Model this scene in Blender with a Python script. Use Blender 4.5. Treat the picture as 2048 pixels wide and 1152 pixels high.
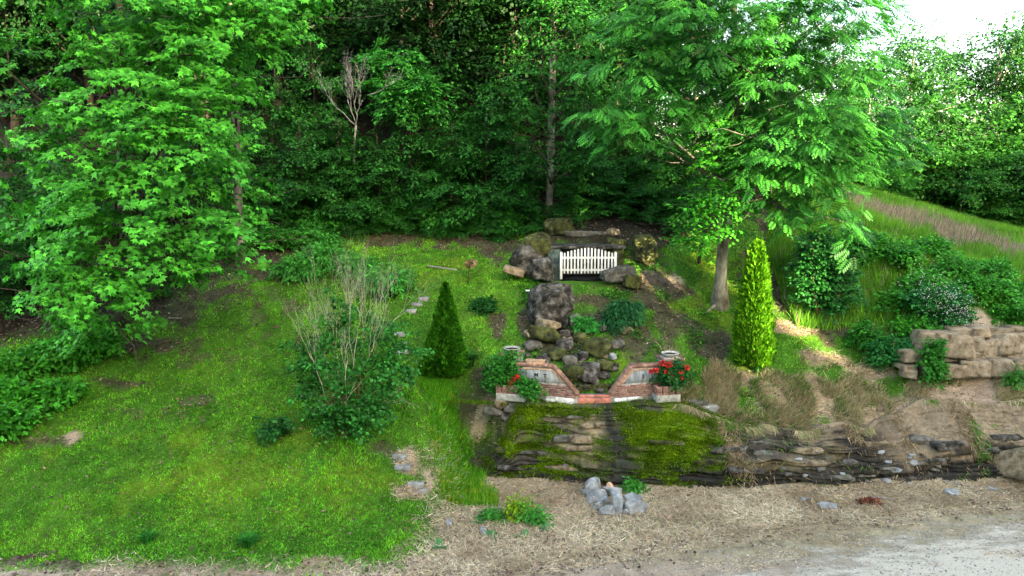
import bpy, bmesh, math
import numpy as np
from mathutils import Vector, Matrix

for _o in list(bpy.data.objects):
    bpy.data.objects.remove(_o, do_unlink=True)
scene = bpy.context.scene
COL = scene.collection
R = math.radians

# ------------------------------------------------------------------ camera
CAM_Z, PITCH, FPX = 10.8, R(8.4), 1462.0
cam_data = bpy.data.cameras.new('camera')
cam = bpy.data.objects.new('camera', cam_data)
COL.objects.link(cam)
cam.location = (0, 0, CAM_Z)
cam.rotation_euler = (R(90) - PITCH, 0, 0)
cam_data.sensor_width = 36
cam_data.lens = 36 * FPX / 2048
cam_data.clip_end = 3000
scene.camera = cam

# ------------------------------------------------------------------ sky, sun, exposure
SUN_EL, SUN_AZ = R(13), R(30)          # azimuth: to the right of straight behind the camera
world = bpy.data.worlds.new('World')
scene.world = world
world.use_nodes = True
wn = world.node_tree
sky = wn.nodes.new('ShaderNodeTexSky')
sky.sky_type = 'NISHITA'
sky.sun_disc = False
sky.sun_elevation = SUN_EL
sun_from = Vector((math.sin(SUN_AZ), -math.cos(SUN_AZ), math.tan(SUN_EL))).normalized()
sky.sun_rotation = math.atan2(sun_from.x, sun_from.y)
sky.air_density = 1.0
sky.dust_density = 3.0
sky.ozone_density = 1.0
bg = wn.nodes['Background']
bg.inputs['Strength'].default_value = 0.15
wn.links.new(sky.outputs[0], bg.inputs['Color'])

sun_data = bpy.data.lights.new('sun', 'SUN')
sun_data.energy = 4.0
sun_data.angle = R(0.5)
sun_data.color = (1.0, 0.86, 0.62)
sun = bpy.data.objects.new('sun', sun_data)
COL.objects.link(sun)
sun.rotation_euler = (-sun_from).to_track_quat('-Z', 'Y').to_euler()

vs = scene.view_settings
vs.view_transform = 'Standard'
vs.look = 'None'
vs.exposure = 3.2
vs.gamma = 1.0
vs.use_white_balance = True          # the camera was balanced for open shade
vs.white_balance_temperature = 7400
vs.white_balance_tint = 6
vs.use_curve_mapping = False
scene.cycles.max_bounces = 5
scene.cycles.diffuse_bounces = 2
scene.cycles.transmission_bounces = 2
scene.cycles.transparent_max_bounces = 4

rng = np.random.default_rng(7)

# ------------------------------------------------------------------ noise and terrain maths
def _hash(ix, iy, iz, seed):
    h = (ix.astype(np.uint32) * np.uint32(374761393) + iy.astype(np.uint32) * np.uint32(668265263)
         + iz.astype(np.uint32) * np.uint32(2147483647) + np.uint32((seed * 974711 + 12345) & 0xffffffff))
    h = (h ^ (h >> np.uint32(13))) * np.uint32(1274126177)
    h = (h ^ (h >> np.uint32(15))) * np.uint32(2246822519)
    h = h ^ (h >> np.uint32(16))
    return h.astype(np.float64) / 4294967295.0 * 2 - 1

def vnoise(x, y, z=0.0, seed=0):
    x, y, z = np.broadcast_arrays(np.asarray(x, float), np.asarray(y, float), np.asarray(z, float))
    fx, fy, fz = np.floor(x), np.floor(y), np.floor(z)
    ix, iy, iz = fx.astype(np.int64), fy.astype(np.int64), fz.astype(np.int64)
    tx, ty, tz = x - fx, y - fy, z - fz
    tx, ty, tz = [t * t * (3 - 2 * t) for t in (tx, ty, tz)]
    out = 0
    for dx in (0, 1):
        for dy in (0, 1):
            for dz in (0, 1):
                w = (tx if dx else 1 - tx) * (ty if dy else 1 - ty) * (tz if dz else 1 - tz)
                out = out + w * _hash(ix + dx, iy + dy, iz + dz, seed)
    return out

def fbm(x, y, z=0.0, seed=0, octaves=4, gain=0.5):
    a, s, t, f = 1.0, 0.0, 0.0, 1.0
    for o in range(octaves):
        s = s + a * vnoise(np.asarray(x) * f, np.asarray(y) * f, np.asarray(z) * f, seed + o * 17)
        t += a; a *= gain; f *= 2.03
    return s / t

def smooth(a, b, x):
    t = np.clip((np.asarray(x, float) - a) / (b - a), 0, 1)
    return t * t * (3 - 2 * t)

CP, SP = math.cos(PITCH), math.sin(PITCH)
def ray(px, py):
    a, b = (px - 1024) / FPX, (576 - py) / FPX
    return np.array([a, CP + b * SP, -SP + b * CP])
def at(px, py, Y):
    d = ray(px, py)
    return np.array([0, 0, CAM_Z]) + d * (Y / d[1])

# survey points of the hillside (image position, distance in metres)
SURVEY = [
 (1000,800,26.5),(1180,803,26.4),(1400,800,26.5),(1190,752,27.3),(1150,705,28.3),(1110,662,29.6),(1130,572,32),(1160,556,33),
 (1000,690,28.8),(1010,600,31.5),(940,572,32.3),(900,745,27.8),(840,600,31.5),(760,492,36.5),(950,502,35.5),(700,442,39),(1000,472,37.5),
 (1050,562,33),(1170,458,36.2),(1230,556,33),(1300,545,33.3),(1330,600,31.6),(1400,700,28.9),(1445,612,31.5),(1300,695,28.5),(1500,715,28.3),
 (1600,645,30.5),(1650,722,28.3),(1600,852,26.1),(1500,838,26.1),(1700,640,30.5),(1560,500,35),(1620,400,42),(1640,368,50),(1800,410,48),(2048,476,44),
 (1900,505,38),(2000,565,33),(1900,640,29.6),(1850,562,32),(1850,795,26.9),(1940,772,27.6),(2040,770,27.7),(2030,785,27.1),(1750,850,26.2),(1800,800,27.2),(1730,790,27.6),(1980,660,29.0),
 (0,1140,19.5),(300,1140,19.5),(600,1140,19.4),(850,1130,19.7),(900,1000,23),(500,900,23.6),(700,865,24.6),(300,750,27.5),(100,850,24.6),
 (0,700,28.5),(450,600,31),(600,520,35),(300,560,33),(870,900,24.4),(930,870,25.0),(820,700,28.6),(800,960,23.2),(640,760,27.0)]
_pts = [at(*s) for s in SURVEY]
_pts += [np.array(p, float) for p in [(-45,62,20),(-20,62,21),(0,60,19),(-45,95,38),(0,95,38),(10,52,13.5),(-45,30,5),(-45,20,1.5),(-30,18,0),(-30,24,2.2),
   (-5,17,-.3),(-18,16,-.5),(28,60,6),(45,62,3),(45,42,5.5),(40,30,4.5),(30,95,4),(45,95,4),(14,62,12),(-28,42,11),(-8,48,13.5),(4,44,11.5)]]
_pts = np.array(_pts)
def _U(r2):
    return np.where(r2 > 1e-9, 0.5 * r2 * np.log(np.maximum(r2, 1e-9)), 0)
def _tps():
    n = len(_pts)
    d2 = ((_pts[:, None, :2] - _pts[None, :, :2]) ** 2).sum(-1)
    A = np.zeros((n + 3, n + 3))
    A[:n, :n] = _U(d2) + np.eye(n) * 0.6
    A[:n, n] = 1; A[:n, n + 1:] = _pts[:, :2]
    A[n:, :n] = A[:n, n:].T
    return np.linalg.solve(A, np.concatenate([_pts[:, 2], np.zeros(3)]))
_W = _tps()
def upper(x, y):
    shp = np.shape(x)
    x = np.clip(np.ravel(x), -45, 45); y = np.clip(np.ravel(y), 14, 95)
    out = np.empty(len(x))
    for i in range(0, len(x), 40000):
        xs, ys = x[i:i + 40000], y[i:i + 40000]
        r2 = (xs[:, None] - _pts[None, :, 0]) ** 2 + (ys[:, None] - _pts[None, :, 1]) ** 2
        out[i:i + 40000] = _U(r2) @ _W[:len(_pts)] + _W[len(_pts)] + xs * _W[len(_pts) + 1] + ys * _W[len(_pts) + 2]
    return out.reshape(shp)
def cliff_top(x):
    x = np.asarray(x, float)
    return np.interp(x, [-4, -1, 5, 9, 13, 15, 20, 30], [26.2, 26.15, 26.1, 25.8, 25.9, 26.6, 26.9, 27.6]) + .05 * vnoise(x * 1.7, 0 * x, seed=73) + (.14 * vnoise(x * 1.3, 0 * x, seed=71) + .22 * vnoise(x * .5, 0 * x, seed=72)) * smooth(6, 9, x)
def cliff_base(x):
    x = np.asarray(x, float)
    return np.interp(x, [-4, -1.6, 0, 3, 8, 11, 14, 20, 30], [26.2, 25.65, 25.3, 24.9, 24.25, 24.45, 24.6, 25.2, 26.2]) + .14 * vnoise(x * .8, 0 * x, seed=74) + .06 * vnoise(x * 2.3, 0 * x, seed=75)
def lower(x, y):
    d = np.maximum(0, cliff_base(x) - y)
    return 0.03 * fbm(np.asarray(x) * .6, np.asarray(y) * .6, seed=3) + 0.16 * np.exp(-d / 0.7) * smooth(6, 11, x) + 0.12 * np.exp(-d / 0.6)
def terrain(x, y):
    x = np.asarray(x, float); y = np.asarray(y, float)
    u, l = upper(x, y), lower(x, y)
    u = u + 0.10 * fbm(x * .45, y * .45, seed=5) + 0.035 * fbm(x * 2.1, y * 2.1, seed=9)
    zl = np.maximum(u, l) + 0.05 * np.exp(-np.abs(u - l) / 0.2)
    ct = cliff_top(x)
    s = smooth(ct - 0.02, ct + 0.28 + 1.7 * (1 - smooth(-1.9, .5, x)), y)
    zr = l * (1 - s) + u * s
    w = smooth(-2.7, -1.5, x + .5 * fbm(x * .7, y * .7, seed=15))
    z = zl * (1 - w) + zr * w
    pit = smooth(1.35, 1.75, x) * (1 - smooth(4.7, 5.1, x)) * smooth(32.5, 33.0, y) * (1 - smooth(34.9, 35.2, y))
    z = z * (1 - pit) + np.minimum(z, 6.15) * pit
    return np.where(y < 15, np.minimum(z, 0.02), z)
def hit(px, py):
    d = ray(px, py)
    Y = np.arange(15, 90, 0.03)
    z = CAM_Z + d[2] * Y / d[1]
    x = d[0] * Y / d[1]
    k = np.argmax(z < terrain(x, Y))
    return np.array([x[k], Y[k], z[k]])
def on(x, y):
    return np.array([x, y, float(terrain(np.array([x]), np.array([y]))[0])])

# ------------------------------------------------------------------ materials
def new_mat(name):
    m = bpy.data.materials.new(name)
    m.use_nodes = True
    nt = m.node_tree
    return m, nt, nt.nodes['Principled BSDF'], nt.nodes['Material Output']
def nd(nt, kind, **kw):
    n = nt.nodes.new(kind)
    for k, v in kw.items():
        if k in n.inputs: n.inputs[k].default_value = v
        else: setattr(n, k, v)
    return n
def ramp(nt, stops):
    n = nt.nodes.new('ShaderNodeValToRGB')
    while len(n.color_ramp.elements) < len(stops): n.color_ramp.elements.new(0.5)
    for e, (p, c) in zip(n.color_ramp.elements, stops):
        e.position = p; e.color = (*c, 1)
    return n
def leaf_material(name, transl=0.35, rough=0.55, spec=0.25):
    m, nt, p, out = new_mat(name)
    if spec < .2:
        nt.nodes.remove(p); p = nd(nt, 'ShaderNodeBsdfDiffuse')
        a = nd(nt, 'ShaderNodeAttribute', attribute_name='Col'); t = nd(nt, 'ShaderNodeBsdfTranslucent'); mx = nd(nt, 'ShaderNodeMixShader')
        mx.inputs[0].default_value = transl
        for q in (p, t): nt.links.new(a.outputs['Color'], q.inputs['Color'])
        nt.links.new(p.outputs[0], mx.inputs[1]); nt.links.new(t.outputs[0], mx.inputs[2]); nt.links.new(mx.outputs[0], out.inputs['Surface'])
        return m
    a = nd(nt, 'ShaderNodeAttribute', attribute_name='Col')
    nt.links.new(a.outputs['Color'], p.inputs['Base Color'])
    p.inputs['Roughness'].default_value = rough
    p.inputs['Specular IOR Level'].default_value = spec
    if transl > 0:
        t = nd(nt, 'ShaderNodeBsdfTranslucent')
        nt.links.new(a.outputs['Color'], t.inputs['Color'])
        mx = nd(nt, 'ShaderNodeMixShader')
        mx.inputs[0].default_value = transl
        nt.links.new(p.outputs[0], mx.inputs[1]); nt.links.new(t.outputs[0], mx.inputs[2])
        nt.links.new(mx.outputs[0], out.inputs['Surface'])
    return m
def noise_material(name, stops, scale=4.0, detail=4, rough=0.9, bump=0.4, bscale=None, stretch=(1, 1, 1), per_object=0.0, dist=0.02, spec=0.2):
    m, nt, p, out = new_mat(name)
    tc = nd(nt, 'ShaderNodeTexCoord')
    mp = nd(nt, 'ShaderNodeMapping'); mp.inputs['Scale'].default_value = stretch
    nt.links.new(tc.outputs['Object'], mp.inputs['Vector'])
    vec = mp.outputs[0]
    oi = nd(nt, 'ShaderNodeObjectInfo')
    ad = nd(nt, 'ShaderNodeVectorMath', operation='ADD')
    ml = nd(nt, 'ShaderNodeVectorMath', operation='SCALE'); ml.inputs['Scale'].default_value = 37.0
    cb = nd(nt, 'ShaderNodeCombineXYZ')
    for i in range(3): nt.links.new(oi.outputs['Random'], cb.inputs[i])
    nt.links.new(cb.outputs[0], ml.inputs[0]); nt.links.new(vec, ad.inputs[0]); nt.links.new(ml.outputs[0], ad.inputs[1])
    vec = ad.outputs[0]
    n = nd(nt, 'ShaderNodeTexNoise', Scale=scale, Detail=detail, Roughness=0.65)
    nt.links.new(vec, n.inputs['Vector'])
    r = ramp(nt, stops)
    nt.links.new(n.outputs['Fac'], r.inputs['Fac'])
    colour = r.outputs[0]
    if per_object > 0:
        hv = nd(nt, 'ShaderNodeHueSaturation')
        mr = nd(nt, 'ShaderNodeMapRange'); mr.inputs['To Min'].default_value = 1 - per_object; mr.inputs['To Max'].default_value = 1 + per_object
        nt.links.new(oi.outputs['Random'], mr.inputs['Value']); nt.links.new(mr.outputs[0], hv.inputs['Value'])
        nt.links.new(colour, hv.inputs['Color']); colour = hv.outputs[0]
    nt.links.new(colour, p.inputs['Base Color'])
    p.inputs['Roughness'].default_value = rough
    p.inputs['Specular IOR Level'].default_value = spec
    if bump:
        n2 = nd(nt, 'ShaderNodeTexNoise', Scale=bscale or scale * 3, Detail=4, Roughness=0.7)
        nt.links.new(vec, n2.inputs['Vector'])
        b = nd(nt, 'ShaderNodeBump', Strength=bump, Distance=dist)
        nt.links.new(n2.outputs['Fac'], b.inputs['Height']); nt.links.new(b.outputs[0], p.inputs['Normal'])
    return m
def col_noise_material(name, scale=9.0, amount=0.5, rough=0.95, bump=0.6, dist=0.03):
    """vertex colour of the surface broken up by fine noise"""
    m, nt, p, out = new_mat(name)
    a = nd(nt, 'ShaderNodeAttribute', attribute_name='Col')
    tc = nd(nt, 'ShaderNodeTexCoord')
    n = nd(nt, 'ShaderNodeTexNoise', Scale=scale, Detail=5, Roughness=0.75)
    nt.links.new(tc.outputs['Object'], n.inputs['Vector'])
    mr = nd(nt, 'ShaderNodeMapRange'); mr.inputs['From Min'].default_value = .25; mr.inputs['From Max'].default_value = .75
    mr.inputs['To Min'].default_value = 1 - amount; mr.inputs['To Max'].default_value = 1 + amount
    nt.links.new(n.outputs['Fac'], mr.inputs['Value'])
    mu = nd(nt, 'ShaderNodeVectorMath', operation='SCALE')
    nt.links.new(a.outputs['Color'], mu.inputs[0]); nt.links.new(mr.outputs[0], mu.inputs['Scale'])
    nt.links.new(mu.outputs[0], p.inputs['Base Color'])
    p.inputs['Roughness'].default_value = rough
    p.inputs['Specular IOR Level'].default_value = 0.15
    b = nd(nt, 'ShaderNodeBump', Strength=bump, Distance=dist)
    nt.links.new(n.outputs['Fac'], b.inputs['Height']); nt.links.new(b.outputs[0], p.inputs['Normal'])
    return m

M = {}
M['leaf'] = leaf_material('leaf', 0.3, 0.5, 0.2)
M['needle'] = leaf_material('scale_foliage', 0.25, 0.7, 0.1)
M['grass'] = leaf_material('grass_blade', 0.35, 0.7, 0.12)
M['straw'] = leaf_material('dry_straw', 0.2, 0.8, 0.1)
M['litter'] = leaf_material('dead_leaf', 0.1, 0.8, 0.1)
M['petal'] = leaf_material('petal', 0.3, 0.6, 0.2)
M['ground'] = col_noise_material('ground_soil', 14, 0.55)
M['rock'] = col_noise_material('strata_rock', 7, 0.55, 0.85, 0.9, 0.05)
M['bark_grey'] = noise_material('bark_grey', [(.3, (.05, .043, .035)), (.55, (.16, .145, .12)), (.75, (.32, .3, .26))], 3, bump=.8, bscale=9, stretch=(1, 1, .35), dist=.05)
M['bark_dark'] = noise_material('bark_dark', [(.3, (.02, .016, .012)), (.6, (.07, .055, .042)), (.8, (.13, .11, .085))], 4, bump=.8, bscale=10, stretch=(1, 1, .3), dist=.05)
M['bark_pale'] = noise_material('bark_pale', [(.35, (.07, .06, .045)), (.5, (.22, .2, .16)), (.7, (.46, .43, .36))], 2.5, bump=.7, bscale=8, stretch=(1, 1, .5), dist=.04)
M['twig_pale'] = noise_material('twig_pale', [(.3, (.24, .2, .13)), (.55, (.42, .39, .3)), (.8, (.55, .54, .47))], 3, bump=.2)
M['twig_grey'] = noise_material('twig_grey', [(.3, (.13, .125, .12)), (.7, (.3, .295, .29))], 3, bump=.2)
M['stem_brown'] = noise_material('stem_brown', [(.3, (.09, .055, .03)), (.7, (.26, .18, .1))], 5, bump=.3)
M['brick'] = noise_material('red_brick', [(.25, (.1, .055, .045)), (.5, (.265, .14, .112)), (.78, (.42, .285, .23))], 9, bump=.5, bscale=40, per_object=.35, dist=.01)
M['brick_tan'] = noise_material('tan_brick', [(.25, (.3, .16, .1)), (.55, (.58, .37, .24)), (.8, (.68, .5, .36))], 9, bump=.4, bscale=40, per_object=.2, dist=.01)
M['brick_cope'] = noise_material('coping_brick', [(.25, (.095, .06, .048)), (.5, (.28, .15, .108)), (.8, (.42, .28, .2))], 7, bump=.5, bscale=35, per_object=.35, dist=.01)
M['tile'] = noise_material('sill_tile', [(.25, (.2, .07, .05)), (.5, (.5, .18, .13)), (.8, (.6, .32, .24))], 6, bump=.3, bscale=30, per_object=.25, dist=.01)
M['mortar'] = noise_material('mortar', [(.3, (.2, .19, .17)), (.6, (.45, .43, .4)), (.8, (.66, .65, .63))], 6, bump=.6, bscale=25, dist=.02)
M['white_mortar'] = noise_material('white_limewash', [(.3, (.12, .13, .1)), (.45, (.5, .5, .48)), (.6, (.8, .8, .8))], 5, bump=.6, bscale=25, dist=.02)
M['plaster'] = noise_material('grey_plaster', [(.3, (.1, .105, .1)), (.5, (.28, .30, .31)), (.75, (.45, .49, .52))], 4, bump=.3, bscale=20, stretch=(2.5, 2.5, .45), dist=.01)
M['plaster_green'] = noise_material('green_stained_block', [(.3, (.02, .03, .028)), (.5, (.07, .1, .09)), (.75, (.17, .21, .19))], 5, bump=.5, bscale=16, dist=.02)
M['concrete'] = noise_material('old_concrete', [(.3, (.16, .15, .13)), (.5, (.38, .37, .33)), (.75, (.56, .55, .5))], 6, bump=.5, bscale=25, per_object=.15, dist=.02)
M['slab'] = noise_material('step_slab', [(.3, (.09, .09, .08)), (.5, (.24, .24, .24)), (.75, (.42, .42, .42))], 4, bump=.4, bscale=20, per_object=.25, dist=.02)
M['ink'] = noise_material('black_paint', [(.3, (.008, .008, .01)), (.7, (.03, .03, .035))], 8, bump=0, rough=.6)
M['white_vinyl'] = noise_material('white_vinyl', [(.3, (.52, .53, .5)), (.45, (.72, .73, .74)), (.6, (.8, .8, .82))], 4, bump=.05, rough=.45, spec=.4)
M['pipe'] = noise_material('white_pipe', [(.3, (.7, .74, .78)), (.6, (.82, .85, .88))], 5, bump=.05, rough=.4, spec=.4)
M['terracotta'] = noise_material('terracotta', [(.3, (.42, .24, .15)), (.6, (.62, .42, .29)), (.8, (.7, .54, .42))], 5, bump=.2)
M['wood_grey'] = noise_material('weathered_wood', [(.3, (.15, .13, .11)), (.6, (.34, .31, .28))], 6, bump=.5, stretch=(.3, 2, 2))
M['iron'] = noise_material('rusty_iron', [(.3, (.03, .022, .018)), (.6, (.1, .06, .04))], 12, bump=.2, rough=.7)
M['boulder_dark'] = noise_material('boulder_dark', [(.34, (.008, .008, .008)), (.47, (.05, .045, .038)), (.56, (.11, .102, .092)), (.74, (.26, .25, .25))], 3.2, bump=1.0, bscale=6, dist=.12)
M['boulder_moss'] = noise_material('boulder_mossy', [(.34, (.012, .012, .009)), (.46, (.045, .05, .018)), (.58, (.085, .095, .025)), (.75, (.2, .19, .15))], 2.6, bump=.9, bscale=8, dist=.06)
M['boulder_tan'] = noise_material('boulder_tan', [(.3, (.04, .032, .022)), (.46, (.17, .13, .085)), (.62, (.30, .24, .165)), (.85, (.42, .37, .29))], 4, bump=.8, bscale=9, per_object=.15, dist=.05)
M['boulder_grey'] = noise_material('boulder_grey', [(.3, (.035, .032, .028)), (.5, (.115, .107, .092)), (.75, (.27, .26, .235))], 3.5, bump=.9, bscale=9, per_object=.2, dist=.05)
M['sandstone'] = noise_material('sandstone', [(.3, (.07, .052, .036)), (.46, (.23, .18, .125)), (.64, (.35, .285, .21)), (.85, (.48, .42, .34))], 4, bump=.9, bscale=9, per_object=.12, dist=.06)
M['rubble'] = noise_material('pale_rubble', [(.3, (.12, .12, .12)), (.5, (.29, .3, .31)), (.75, (.46, .47, .49))], 3.5, bump=.7, bscale=12, per_object=.12, dist=.04)
M['road'] = None

# ------------------------------------------------------------------ mesh helpers
class MB:
    """collects triangles and quads of ONE mesh in world coordinates"""
    def __init__(s):
        s.v, s.f3, s.f4, s.c, s.n = [], [], [], [], 0
    def add(s, v, f3=None, f4=None, c=None):
        v = np.asarray(v, float).reshape(-1, 3)
        if f3 is not None and len(f3): s.f3.append(np.asarray(f3, int).reshape(-1, 3) + s.n)
        if f4 is not None and len(f4): s.f4.append(np.asarray(f4, int).reshape(-1, 4) + s.n)
        s.v.append(v)
        if c is not None:
            c = np.asarray(c, float)
            if c.ndim == 1: c = np.tile(c, (len(v), 1))
            s.c.append(c)
        s.n += len(v)
        return s
    def box(s, lo, hi, rot=None, org=(0, 0, 0), ch=0.0, c=None):
        lo, hi = np.array(lo, float), np.array(hi, float)
        if ch <= 0:
            v = np.array([[x, y, z] for z in (lo[2], hi[2]) for y in (lo[1], hi[1]) for x in (lo[0], hi[0])])
            f = [[0, 2, 3, 1], [4, 5, 7, 6], [0, 1, 5, 4], [2, 6, 7, 3], [0, 4, 6, 2], [1, 3, 7, 5]]
            f3 = None
        else:
            v, f, f3 = chamfer_box(lo, hi, ch)
        if rot is not None: v = v @ np.array(rot).T
        return s.add(v + np.array(org), f3, f, c)
    def tube(s, pts, rad, sides=6, c=None, cap=True):
        pts = np.asarray(pts, float); k = len(pts)
        rad = np.broadcast_to(np.asarray(rad, float), (k,))
        t = np.gradient(pts, axis=0); t /= np.linalg.norm(t, axis=1)[:, None] + 1e-9
        ref = np.array([0, 0, 1.0]) if abs(t[:, 2]).mean() < .8 else np.array([1.0, 0, 0])
        a = np.cross(t, ref); a /= np.linalg.norm(a, axis=1)[:, None] + 1e-9
        b = np.cross(t, a)
        th = np.arange(sides) * 2 * np.pi / sides
        ring = a[:, None] * np.cos(th)[None, :, None] + b[:, None] * np.sin(th)[None, :, None]
        v = (pts[:, None] + ring * rad[:, None, None]).reshape(-1, 3)
        i = np.arange(k - 1)[:, None] * sides; j = np.arange(sides)[None]
        jn = (j + 1) % sides
        f = np.stack([i + j, i + jn, i + sides + jn, i + sides + j], -1).reshape(-1, 4)
        f3 = None
        if cap:
            v = np.concatenate([v, pts[:1], pts[-1:]])
            q = np.arange(sides); qn = (q + 1) % sides; o = (k - 1) * sides
            f3 = np.concatenate([np.stack([qn, q, np.full(sides, k * sides)], -1), np.stack([o + q, o + qn, np.full(sides, k * sides + 1)], -1)])
        return s.add(v, f3, f, c)
    def lathe(s, prof, org, sides=24):
        prof = np.asarray(prof, float); k = len(prof)
        th = np.arange(sides) * 2 * np.pi / sides
        v = np.stack([prof[:, 0:1] * np.cos(th), prof[:, 0:1] * np.sin(th), np.repeat(prof[:, 1:2], sides, 1)], -1).reshape(-1, 3) + np.array(org)
        i = np.arange(k - 1)[:, None] * sides; j = np.arange(sides)[None]; jn = (j + 1) % sides
        return s.add(v, None, np.stack([i + j, i + jn, i + sides + jn, i + sides + j], -1).reshape(-1, 4))
    def grid(s, P, c=None):
        n, m = P.shape[:2]
        i = np.arange(n - 1)[:, None] * m; j = np.arange(m - 1)[None]
        return s.add(P.reshape(-1, 3), None, np.stack([i + j, i + j + 1, i + m + j + 1, i + m + j], -1).reshape(-1, 4), None if c is None else c.reshape(-1, 3))
    def mesh(s, name, origin=(0, 0, 0), smooth_shade=False):
        v = np.concatenate(s.v) - np.array(origin)
        f3 = np.concatenate(s.f3) if s.f3 else np.zeros((0, 3), int)
        f4 = np.concatenate(s.f4) if s.f4 else np.zeros((0, 4), int)
        me = bpy.data.meshes.new(name)
        me.vertices.add(len(v)); me.vertices.foreach_set('co', v.astype(np.float32).ravel())
        nl = f3.size + f4.size
        me.loops.add(nl); me.loops.foreach_set('vertex_index', np.concatenate([f3.ravel(), f4.ravel()]).astype(np.int32))
        npoly = len(f3) + len(f4)
        me.polygons.add(npoly)
        st = np.concatenate([np.arange(len(f3)) * 3, f3.size + np.arange(len(f4)) * 4]).astype(np.int32)
        me.polygons.foreach_set('loop_start', st)
        if smooth_shade: me.polygons.foreach_set('use_smooth', np.ones(npoly, bool))
        me.update(calc_edges=True)
        if s.c:
            c = np.concatenate(s.c)
            at_ = me.color_attributes.new('Col', 'FLOAT_COLOR', 'POINT')
            at_.data.foreach_set('color', np.concatenate([np.clip(c, 0, 1), np.ones((len(c), 1))], 1).astype(np.float32).ravel())
        return me
    def build(s, name, mat, parent=None, smooth_shade=False, origin=None):
        if origin is None:
            origin = root_loc(parent) if parent else (0, 0, 0)
        me = s.mesh(name, origin, smooth_shade)
        me.materials.append(M[mat] if isinstance(mat, str) else mat)
        o = bpy.data.objects.new(name, me); COL.objects.link(o)
        if parent: o.parent = parent
        else: o.location = origin
        return o
def chamfer_box(lo, hi, ch):
    bm = bmesh.new()
    bmesh.ops.create_cube(bm, size=1)
    for v in bm.verts:
        for k in range(3): v.co[k] = lo[k] if v.co[k] < 0 else hi[k]
    bmesh.ops.bevel(bm, geom=list(bm.edges), offset=ch, segments=1, affect='EDGES')
    v = np.array([x.co[:] for x in bm.verts]); f4, f3 = [], []
    for f in bm.faces:
        ids = [x.index for x in f.verts]
        (f4 if len(ids) == 4 else f3).append(ids)
    bm.free()
    return v, f4, f3
def root_loc(o):
    while o.parent: o = o.parent
    return np.array(o.location)
def tag(o, label=None, cat=None, group=None, kind=None):
    if label: o['label'] = label
    if cat: o['category'] = cat
    if group: o['group'] = group
    if kind: o['kind'] = kind
    return o
def thing(name, label, cat, loc=(0, 0, 0), group=None, rz=0.0, sc=1.0):
    o = bpy.data.objects.new(name, None); COL.objects.link(o)
    o.location = tuple(loc); o.rotation_euler = (0, 0, rz); o.scale = (sc, sc, sc) if np.isscalar(sc) else sc
    o.empty_display_size = .2
    return tag(o, label, cat, group, 'thing')
def share(name, me, parent, loc=(0, 0, 0), rot=(0, 0, 0), sc=(1, 1, 1)):
    o = bpy.data.objects.new(name, me); COL.objects.link(o)
    o.parent = parent; o.location = tuple(loc); o.rotation_euler = rot; o.scale = sc
    return o
def nrm(a):
    return a / (np.linalg.norm(a, axis=-1, keepdims=True) + 1e-9)

# ------------------------------------------------------------------ leaf templates (along, across, up)
def t_oval(w=.3, fold=.06):
    v = np.array([[0, 0, 0], [.45, w, -fold], [1, 0, -.12], [.45, -w, -fold], [.5, 0, .04]])
    return v, np.array([[0, 4, 1], [1, 4, 2], [2, 4, 3], [3, 4, 0]])
def t_quad(w=.3, droop=.15):
    v = np.array([[0, 0, 0], [.5, w, -.04], [1, 0, -droop], [.5, -w, -.04]])
    return v, np.array([[0, 3, 1], [3, 2, 1]])
def t_star():
    v = [[.28, 0, .04]]
    for k in range(5):
        a = R(-128 + 64 * k)
        l = [.62, .95, 1.0, .95, .62][k] * .62
        a2 = a + R(32)
        v.append([.28 + l * math.cos(a), l * math.sin(a), -.12])
        q = .26 if k < 4 else .2
        v.append([.28 + q * math.cos(a2), q * math.sin(a2), 0])
    f = [[0, 1 + i, 1 + (i + 1) % 10] for i in range(10)]
    return np.array(v), np.array(f)
def t_pinnate(pairs=5):
    V, F = [], []
    lv, lf = t_quad(.2, .22)
    def put(o, ang, l):
        c, s_ = math.cos(ang), math.sin(ang)
        q = lv * l
        w = np.stack([q[:, 0] * c - q[:, 1] * s_, q[:, 0] * s_ + q[:, 1] * c, q[:, 2]], 1) + o
        F.extend((lf + len(V)).tolist()); V.extend(w.tolist())
    for i in range(pairs):
        t = .16 + .74 * i / pairs
        o = np.array([t, 0, -.2 * t * t])
        l = .36 - .1 * abs(i / pairs - .45)
        put(o, R(62 - 3 * i), l); put(o, -R(62 - 3 * i), l)
    put(np.array([.88, 0, -.16]), 0, .3)
    return np.array(V), np.array(F)
T = dict(oval=t_oval(), quad=t_quad(), narrow=t_quad(.16, .2), star=t_star(), pinnate=t_pinnate(), round=t_oval(.42, .05), blade=(np.array([[0, .5, 0], [0, -.5, 0], [1, 0, 0.]]), np.array([[0, 1, 2]])))
def leaves(mb, pos, e, n, size, tmpl, col, width=None):
    """one leaf per row: position, pointing direction, face normal, length, colour"""
    tv, tf = T[tmpl]
    N, K = len(pos), len(tv)
    e = nrm(e); r = nrm(np.cross(n, e)); n = np.cross(e, r)
    size = np.broadcast_to(np.asarray(size, float), (N,))
    wd = size if width is None else np.broadcast_to(np.asarray(width, float), (N,))
    v = pos[:, None] + e[:, None] * (tv[None, :, 0:1] * size[:, None, None]) + r[:, None] * (tv[None, :, 1:2] * wd[:, None, None]) + n[:, None] * (tv[None, :, 2:3] * size[:, None, None])
    f = tf[None] + (np.arange(N) * K)[:, None, None]
    mb.add(v.reshape(-1, 3), f.reshape(-1, 3), None, np.repeat(col, K, 0))
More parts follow.
